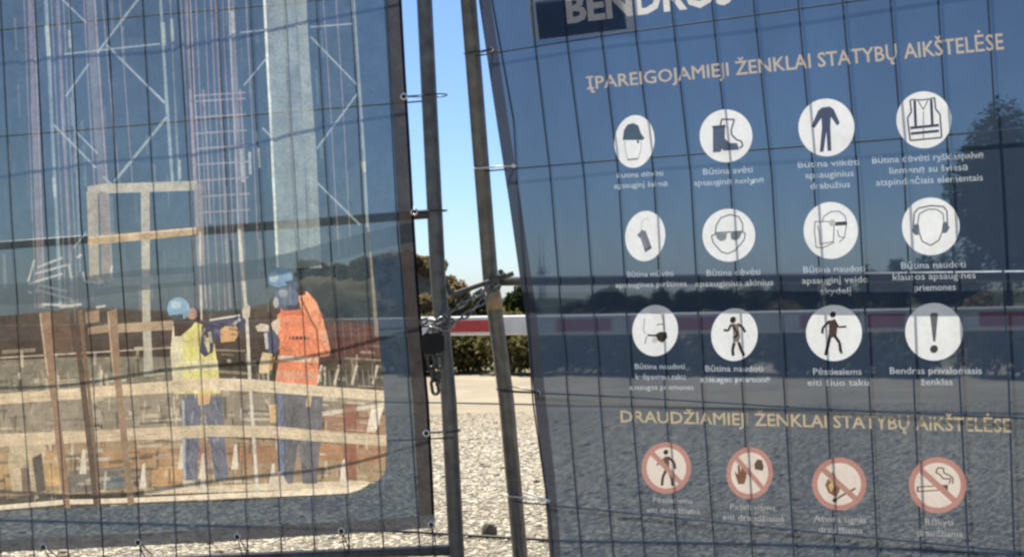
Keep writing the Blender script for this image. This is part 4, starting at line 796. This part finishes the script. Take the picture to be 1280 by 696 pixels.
# ------------------------------------------------------------------ boom barrier
def boom():
    def on_line(x):                          # where a pixel column meets the boom's upright plane
        v = ray((x, 400))[0]; A = np.array([0.057, 11.0]); D = np.array([3.7, -1.9]); s, k = np.linalg.solve(np.array([[v[0], -D[0]], [v[1], -D[1]]]), A); return k
    A = np.array([0.057, 11.0, 0.677]); D = np.array([3.7, -1.9, 0.0]); LN_ = np.linalg.norm(D); d = D / LN_; n = np.array([-d[1], d[0], 0]); up = np.array([0, 0, 1.0])
    if n[1] > 0: n = -n
    s0, s1 = on_line(-120) * LN_, on_line(1420) * LN_
    white = material('white_boom_paint', (0.70, 0.70, 0.68), (0.58, 0.58, 0.56), 6, 0.45); red = material('red_boom_film', (0.48, 0.05, 0.045), (0.40, 0.04, 0.04), 8, 0.45); grey = material('grey_housing', (0.4, 0.4, 0.4), None, 10, 0.5)
    e = A + d * s1; t = empty('boom_barrier', (e[0], e[1], 0), 'long white boom barrier with red stripes crossing behind the fence', 'barrier')
    MB().box(A + d * (s0 + s1) / 2, (d, n, up), ((s1 - s0) / 2, 0.04, 0.087), 0.012).build('boom', white, t)
    for a, b in ((-80, -20), (60, 122), (212, 272), (350, 414), (470, 530), (553, 614), (700, 768), (850, 918), (1003, 1010 + 66), (1086, 1133), (1226, 1320)):
        if (a, b) == (470, 530): continue
        ka, kb = on_line(a) * LN_, on_line(b) * LN_
        for nm, zz, hh in (('red_panel', -0.004, 0.052),):
            MB().box(A + d * (ka + kb) / 2 + n * 0.0425 + up * zz, (d, n, up), ((kb - ka) / 2, 0.003, hh)).build(nm, red, t)
    MB().box((e[0], e[1], 0.5), (d, n, up), (0.2, 0.18, 0.5), 0.03).build('housing', grey, t)
    f = A + d * (s0 + 0.1); m = MB(); m.tube([(f[0], f[1], 0), (f[0], f[1], 0.56)], 0.04, 12); m.box((f[0], f[1], 0.575), (d, n, up), (0.05, 0.09, 0.014)); m.build('rest_post', grey, t)
boom()

# ------------------------------------------------------------------ plants
def leaf_cloud(blobs, n, size, flat=0.6):
    """many small leaf faces in the outer part of a set of ellipsoids"""
    tot = sum(b[3] * b[4] * b[5] for b in blobs) ; out = []
    for (x, y, z, a, b, c) in blobs:
        k = max(30, int(n * a * b * c / tot)); v = rng.normal(size=(k, 3)); v /= np.linalg.norm(v, axis=1)[:, None]
        r = 0.45 + 0.6 * rng.random(k) ** 0.6; out.append(np.array([x, y, z]) + v * r[:, None] * np.array([a, b, c]))
    C = np.concatenate(out); k = len(C); s = size * (0.6 + 0.9 * rng.random(k))
    A = rng.normal(size=(k, 3)); A /= np.linalg.norm(A, axis=1)[:, None]; B = np.cross(A, rng.normal(size=(k, 3))); B /= np.linalg.norm(B, axis=1)[:, None]
    q = np.stack([C - A * s[:, None], C + B * s[:, None] * flat, C + A * s[:, None], C - B * s[:, None] * flat], 1).reshape(-1, 3)
    return q, np.arange(4 * k).reshape(-1, 4)
LEAF = [leaf_material('olive_leaf', (0.07, 0.07, 0.025), (0.20, 0.175, 0.07)), leaf_material('dark_leaf', (0.02, 0.032, 0.012), (0.055, 0.075, 0.028)), leaf_material('dry_leaf', (0.17, 0.125, 0.06), (0.34, 0.26, 0.14)), leaf_material('green_leaf', (0.035, 0.05, 0.015), (0.11, 0.12, 0.04))]
bark = material('bark', (0.10, 0.075, 0.05), (0.05, 0.04, 0.03), 12, 0.95, 0, 0.5)
def plant(name, x, y, h, wd, kind, label, cat, group, n=700, leaf=0.04, trunk=0.0, nb=7, z=None):
    z = float(gz(np.array(x), np.array(y))) if z is None else z; t = empty(name, (x, y, z), label, cat, group)
    r = random.Random(int(x * 91 + y * 37)); blobs = []
    ch = h - trunk
    for i in range(nb):
        a = r.uniform(0, 6.28); q = r.uniform(0.0, 0.55) * wd; zz = z + trunk + ch * r.uniform(0.28 if trunk else 0.12, 0.72); k = 1 - 0.5 * abs((zz - z - trunk) / ch - 0.45)
        blobs.append((x + q * math.cos(a), y + q * math.sin(a), zz, wd * r.uniform(0.3, 0.5) * k, wd * r.uniform(0.3, 0.5) * k, ch * r.uniform(0.2, 0.3)))
    blobs.append((x, y, z + trunk + ch * 0.72, wd * 0.34, wd * 0.34, ch * 0.28))
    v, f = leaf_cloud(blobs, n, leaf); v[:, 2] = np.maximum(v[:, 2], z + 0.005)
    m = MB()
    th = max(0.012, 0.02 * h)
    m.tube([(x, y, z - 0.05), (x + 0.02 * wd, y, z + trunk + ch * 0.35), (x, y, z + trunk + ch * 0.8)], [th, th * 0.7, th * 0.2], 7)
    for i in range(5):
        b = blobs[i]; m.tube([(x, y, z + trunk * 0.8 + ch * 0.1), ((x + b[0]) / 2, (y + b[1]) / 2, (z + trunk + b[2]) / 2 + 0.1 * ch), b[:3]], [th * 0.5, th * 0.35, th * 0.12], 5)
    m.build('trunk', bark, t, True)
    mk('crown', v, f, LEAF[kind], t)
    return t
# low hedge of shrubs running behind the boom
gapn = 0
HD = np.array([3.7, -1.9]) / np.hypot(3.7, 1.9)
for s in np.arange(-9.0, 6.4, 0.5):
    p = np.array([0.35, 14.9]) + HD * s + np.array([random.uniform(-0.12, 0.12), random.uniform(-0.15, 0.35)])
    h = random.uniform(0.62, 0.86); kd = random.choice([0, 0, 3, 2, 0])
    px = W / 2 + F * p[0] / p[1]; hue = {0: 'olive', 3: 'green', 2: 'dry tan'}[kd]
    if 560 < px < 672: gapn += 1
    lab = ('low %s bush behind the boom, %s in the gap between the posts' % (hue, ('leftmost', 'second from left', 'third from left', 'fourth from left', 'fifth from left')[min(gapn - 1, 4)])) if 560 < px < 672 else 'low %s bush behind the boom, dimly seen through the %s banner' % (hue, 'photo' if px < 600 else 'sign')
    plant('shrub', p[0], p[1], h, random.uniform(0.5, 0.66), kd, lab, 'bush', 'bushes behind the boom', n=2600, leaf=0.032, nb=12)
# heap of earth under the scrub at the left
def mound():
    n = 40; v = []; f = []; rr = np.random.default_rng(4); cx, cy = -3.5, 31.0
    nz = rr.random((n, n))
    for i in range(n):
        for j in range(n):
            x, y = -1 + 2 * i / (n - 1), -1 + 2 * j / (n - 1); q = max(0.0, 1 - x * x - y * y); z0 = float(gz(np.array(cx), np.array(cy)))
            v.append((cx + 3.1 * x, cy + 2.2 * y, z0 - 0.3 + 2.25 * q ** 0.6 * (1 + 0.12 * math.sin(6 * x + 3 * y)) + 0.12 * nz[i, j]))
    for i in range(n - 1):
        for j in range(n - 1): k = i * n + j; f.append((k, k + n, k + n + 1, k + 1))
    tag(mk('earth_mound', v, f, material('dry_earth', (0.30, 0.22, 0.13), (0.17, 0.125, 0.075), 2.5, 1.0, 0, 0.6), smooth=True), kind='structure')
mound()
def mound_z(x, y):
    a, c_ = (x + 3.5) / 3.1, (y - 31.0) / 2.2; q = max(0.0, 1 - a * a - c_ * c_); return float(gz(np.array(-3.5), np.array(31.0))) - 0.3 + 2.25 * q ** 0.6 * (1 + 0.12 * math.sin(6 * a + 3 * c_))
for x, y, hh, wd, kd, lab in ((-4.9, 30.6, 0.5, 0.5, 2, 'tan tuft on the earth mound, furthest left through the photo banner'), (-4.2, 30.4, 0.45, 0.6, 2, 'brown tuft on top of the earth mound behind the orange vest'), (-3.6, 30.5, 0.5, 0.55, 2, 'brown tuft on the crest of the earth mound, middle one'), (-3.0, 30.3, 0.45, 0.6, 2, 'tan tuft on the crest of the earth mound by the printed pole'), (-2.5, 30.2, 0.5, 0.5, 2, 'brown tuft on the mound just left of the banner hem'), (-2.0, 30.1, 0.6, 0.55, 2, 'brown tuft on the mound beside the left post'), (-1.5, 30.0, 0.6, 0.5, 2, 'brown tuft low on the right slope of the mound')):
    plant('tuft', x, y, hh, wd, kd, lab, 'bush', None, n=3200, leaf=0.045, nb=10, z=mound_z(x, y) - 0.08)
# tall scrub at the left, behind the photo banner and the gap
for x, y, h, wd, kd, lab in ((-3.0, 28.4, 0.95, 0.9, 2, 'low tan scrub seen dimly through the photo banner, right one'), (-4.3, 28.4, 0.9, 0.9, 2, 'low tan scrub clump seen dimly through the photo banner behind the workers'), (-2.0, 28.6, 1.1, 0.8, 2, 'yellowish scrub showing between the photo banner and its post'), (-1.3, 29.6, 1.45, 0.7, 2, 'olive bush peeking out right of the left post'), (-0.75, 30.5, 1.2, 0.6, 3, 'small green bush above the red stripe of the boom'), (0.2, 32, 1.35, 0.55, 1, 'small dark bush just above the boom beside the sign banner')):
    plant('scrub', x, y, h, wd, kd, lab, 'bush', None, n=7000, leaf=0.055, nb=14)
# trees seen through the sign banner
q = at_depth(1262, 372, 40); plant('tree', q[0], q[1], 7.2, 2.7, 1, 'big dark tree behind the sign banner at the right edge', 'tree', 'trees beyond the barrier', n=16000, leaf=0.085, trunk=0.9, nb=22)
q = at_depth(1345, 372, 44); plant('tree', q[0], q[1], 7.6, 2.8, 1, 'dark tree beyond the right edge beside the big one', 'tree', 'trees beyond the barrier', n=7000, leaf=0.12, trunk=1.4, nb=14)
r3 = random.Random(11)
for i, (px, py) in enumerate(((722, 380), (746, 371), (768, 361), (800, 372), (826, 362), (856, 366), (886, 361), (916, 362), (948, 356), (980, 348), (1014, 344), (1050, 341), (1086, 336), (1122, 326), (1156, 322), (1186, 300), (1214, 306))):
    d = 95 + 25 * r3.random(); tp = at_depth(px, py, d); z = float(gz(np.array(tp[0]), np.array(d)))
    plant('tree', tp[0], d, tp[2] - z + 0.3, 1.9 + 0.5 * r3.random(), 1 if i % 4 else 3, 'distant tree in the dark row beyond the barrier', 'tree', 'distant row of trees', n=1500, leaf=0.2, trunk=1.0, nb=8)
# far wooded ridges on the horizon
def ridge(name, d, h, seed, mat):
    r = np.random.default_rng(seed); n = 260; a = np.linspace(-1.15, 1.15, n); z0 = float(gz(np.array(0.0), np.array(d))) - 6
    hh = h * (0.55 + 0.25 * np.sin(a * 7 + seed) + 0.15 * np.sin(a * 19 + 2) + 0.1 * r.random(n)); v = []; f = []
    for i in range(n):
        x, y = math.sin(a[i]), math.cos(a[i]); v += [(x * d * 0.93, y * d * 0.93, z0), (x * d * 0.975, y * d * 0.975, z0 + 6 + hh[i] * 0.7), (x * d, y * d, z0 + 6 + hh[i]), (x * d * 1.06, y * d * 1.06, z0)]
    for i in range(n - 1):
        for k in range(3): b = i * 4 + k; f.append((b, b + 4, b + 5, b + 1))
    return tag(mk(name, v, f, mat, smooth=False), kind='structure')
wood = material('far_wood', (0.05, 0.07, 0.04), (0.025, 0.035, 0.02), 0.05, 1.0)
ridge('wooded_ridge', 900, 11, 3, wood); ridge('far_ridge', 3000, 26, 8, wood)

# ------------------------------------------------------------------ television tower far behind
def tower():
    d = 6100.0; top = at_depth(678.6, 290, d); x, y, zt = top; z0 = float(gz(np.array(x), np.array(y)))
    t = empty('television_tower', (x, y, z0), 'tall thin television tower with a saucer seen through the sign banner', 'tower')
    con = material('tower_concrete', (0.30, 0.30, 0.30), None, 0.02, 0.9); Ht = zt - z0
    def lathe(prof, name):
        n = 24; v = [(x + r * math.cos(2 * math.pi * k / n), y + r * math.sin(2 * math.pi * k / n), z0 + h * Ht) for h, r in prof for k in range(n)]
        f = [(i * n + k, i * n + (k + 1) % n, (i + 1) * n + (k + 1) % n, (i + 1) * n + k) for i in range(len(prof) - 1) for k in range(n)]
        mk(name, v, f, con, t, True)
    lathe([(-0.02, 15), (0.03, 11), (0.1, 9), (0.3, 7.5), (0.43, 6.5)], 'shaft')
    lathe([(0.425, 6.5), (0.44, 12), (0.45, 22), (0.462, 24), (0.47, 18), (0.50, 13), (0.53, 10), (0.56, 6), (0.59, 4)], 'saucer')
    lathe([(0.585, 4.5), (0.7, 3.6), (0.7, 2.6), (0.85, 2.2), (0.85, 1.4), (1.0, 0.8)], 'antenna')
tower()
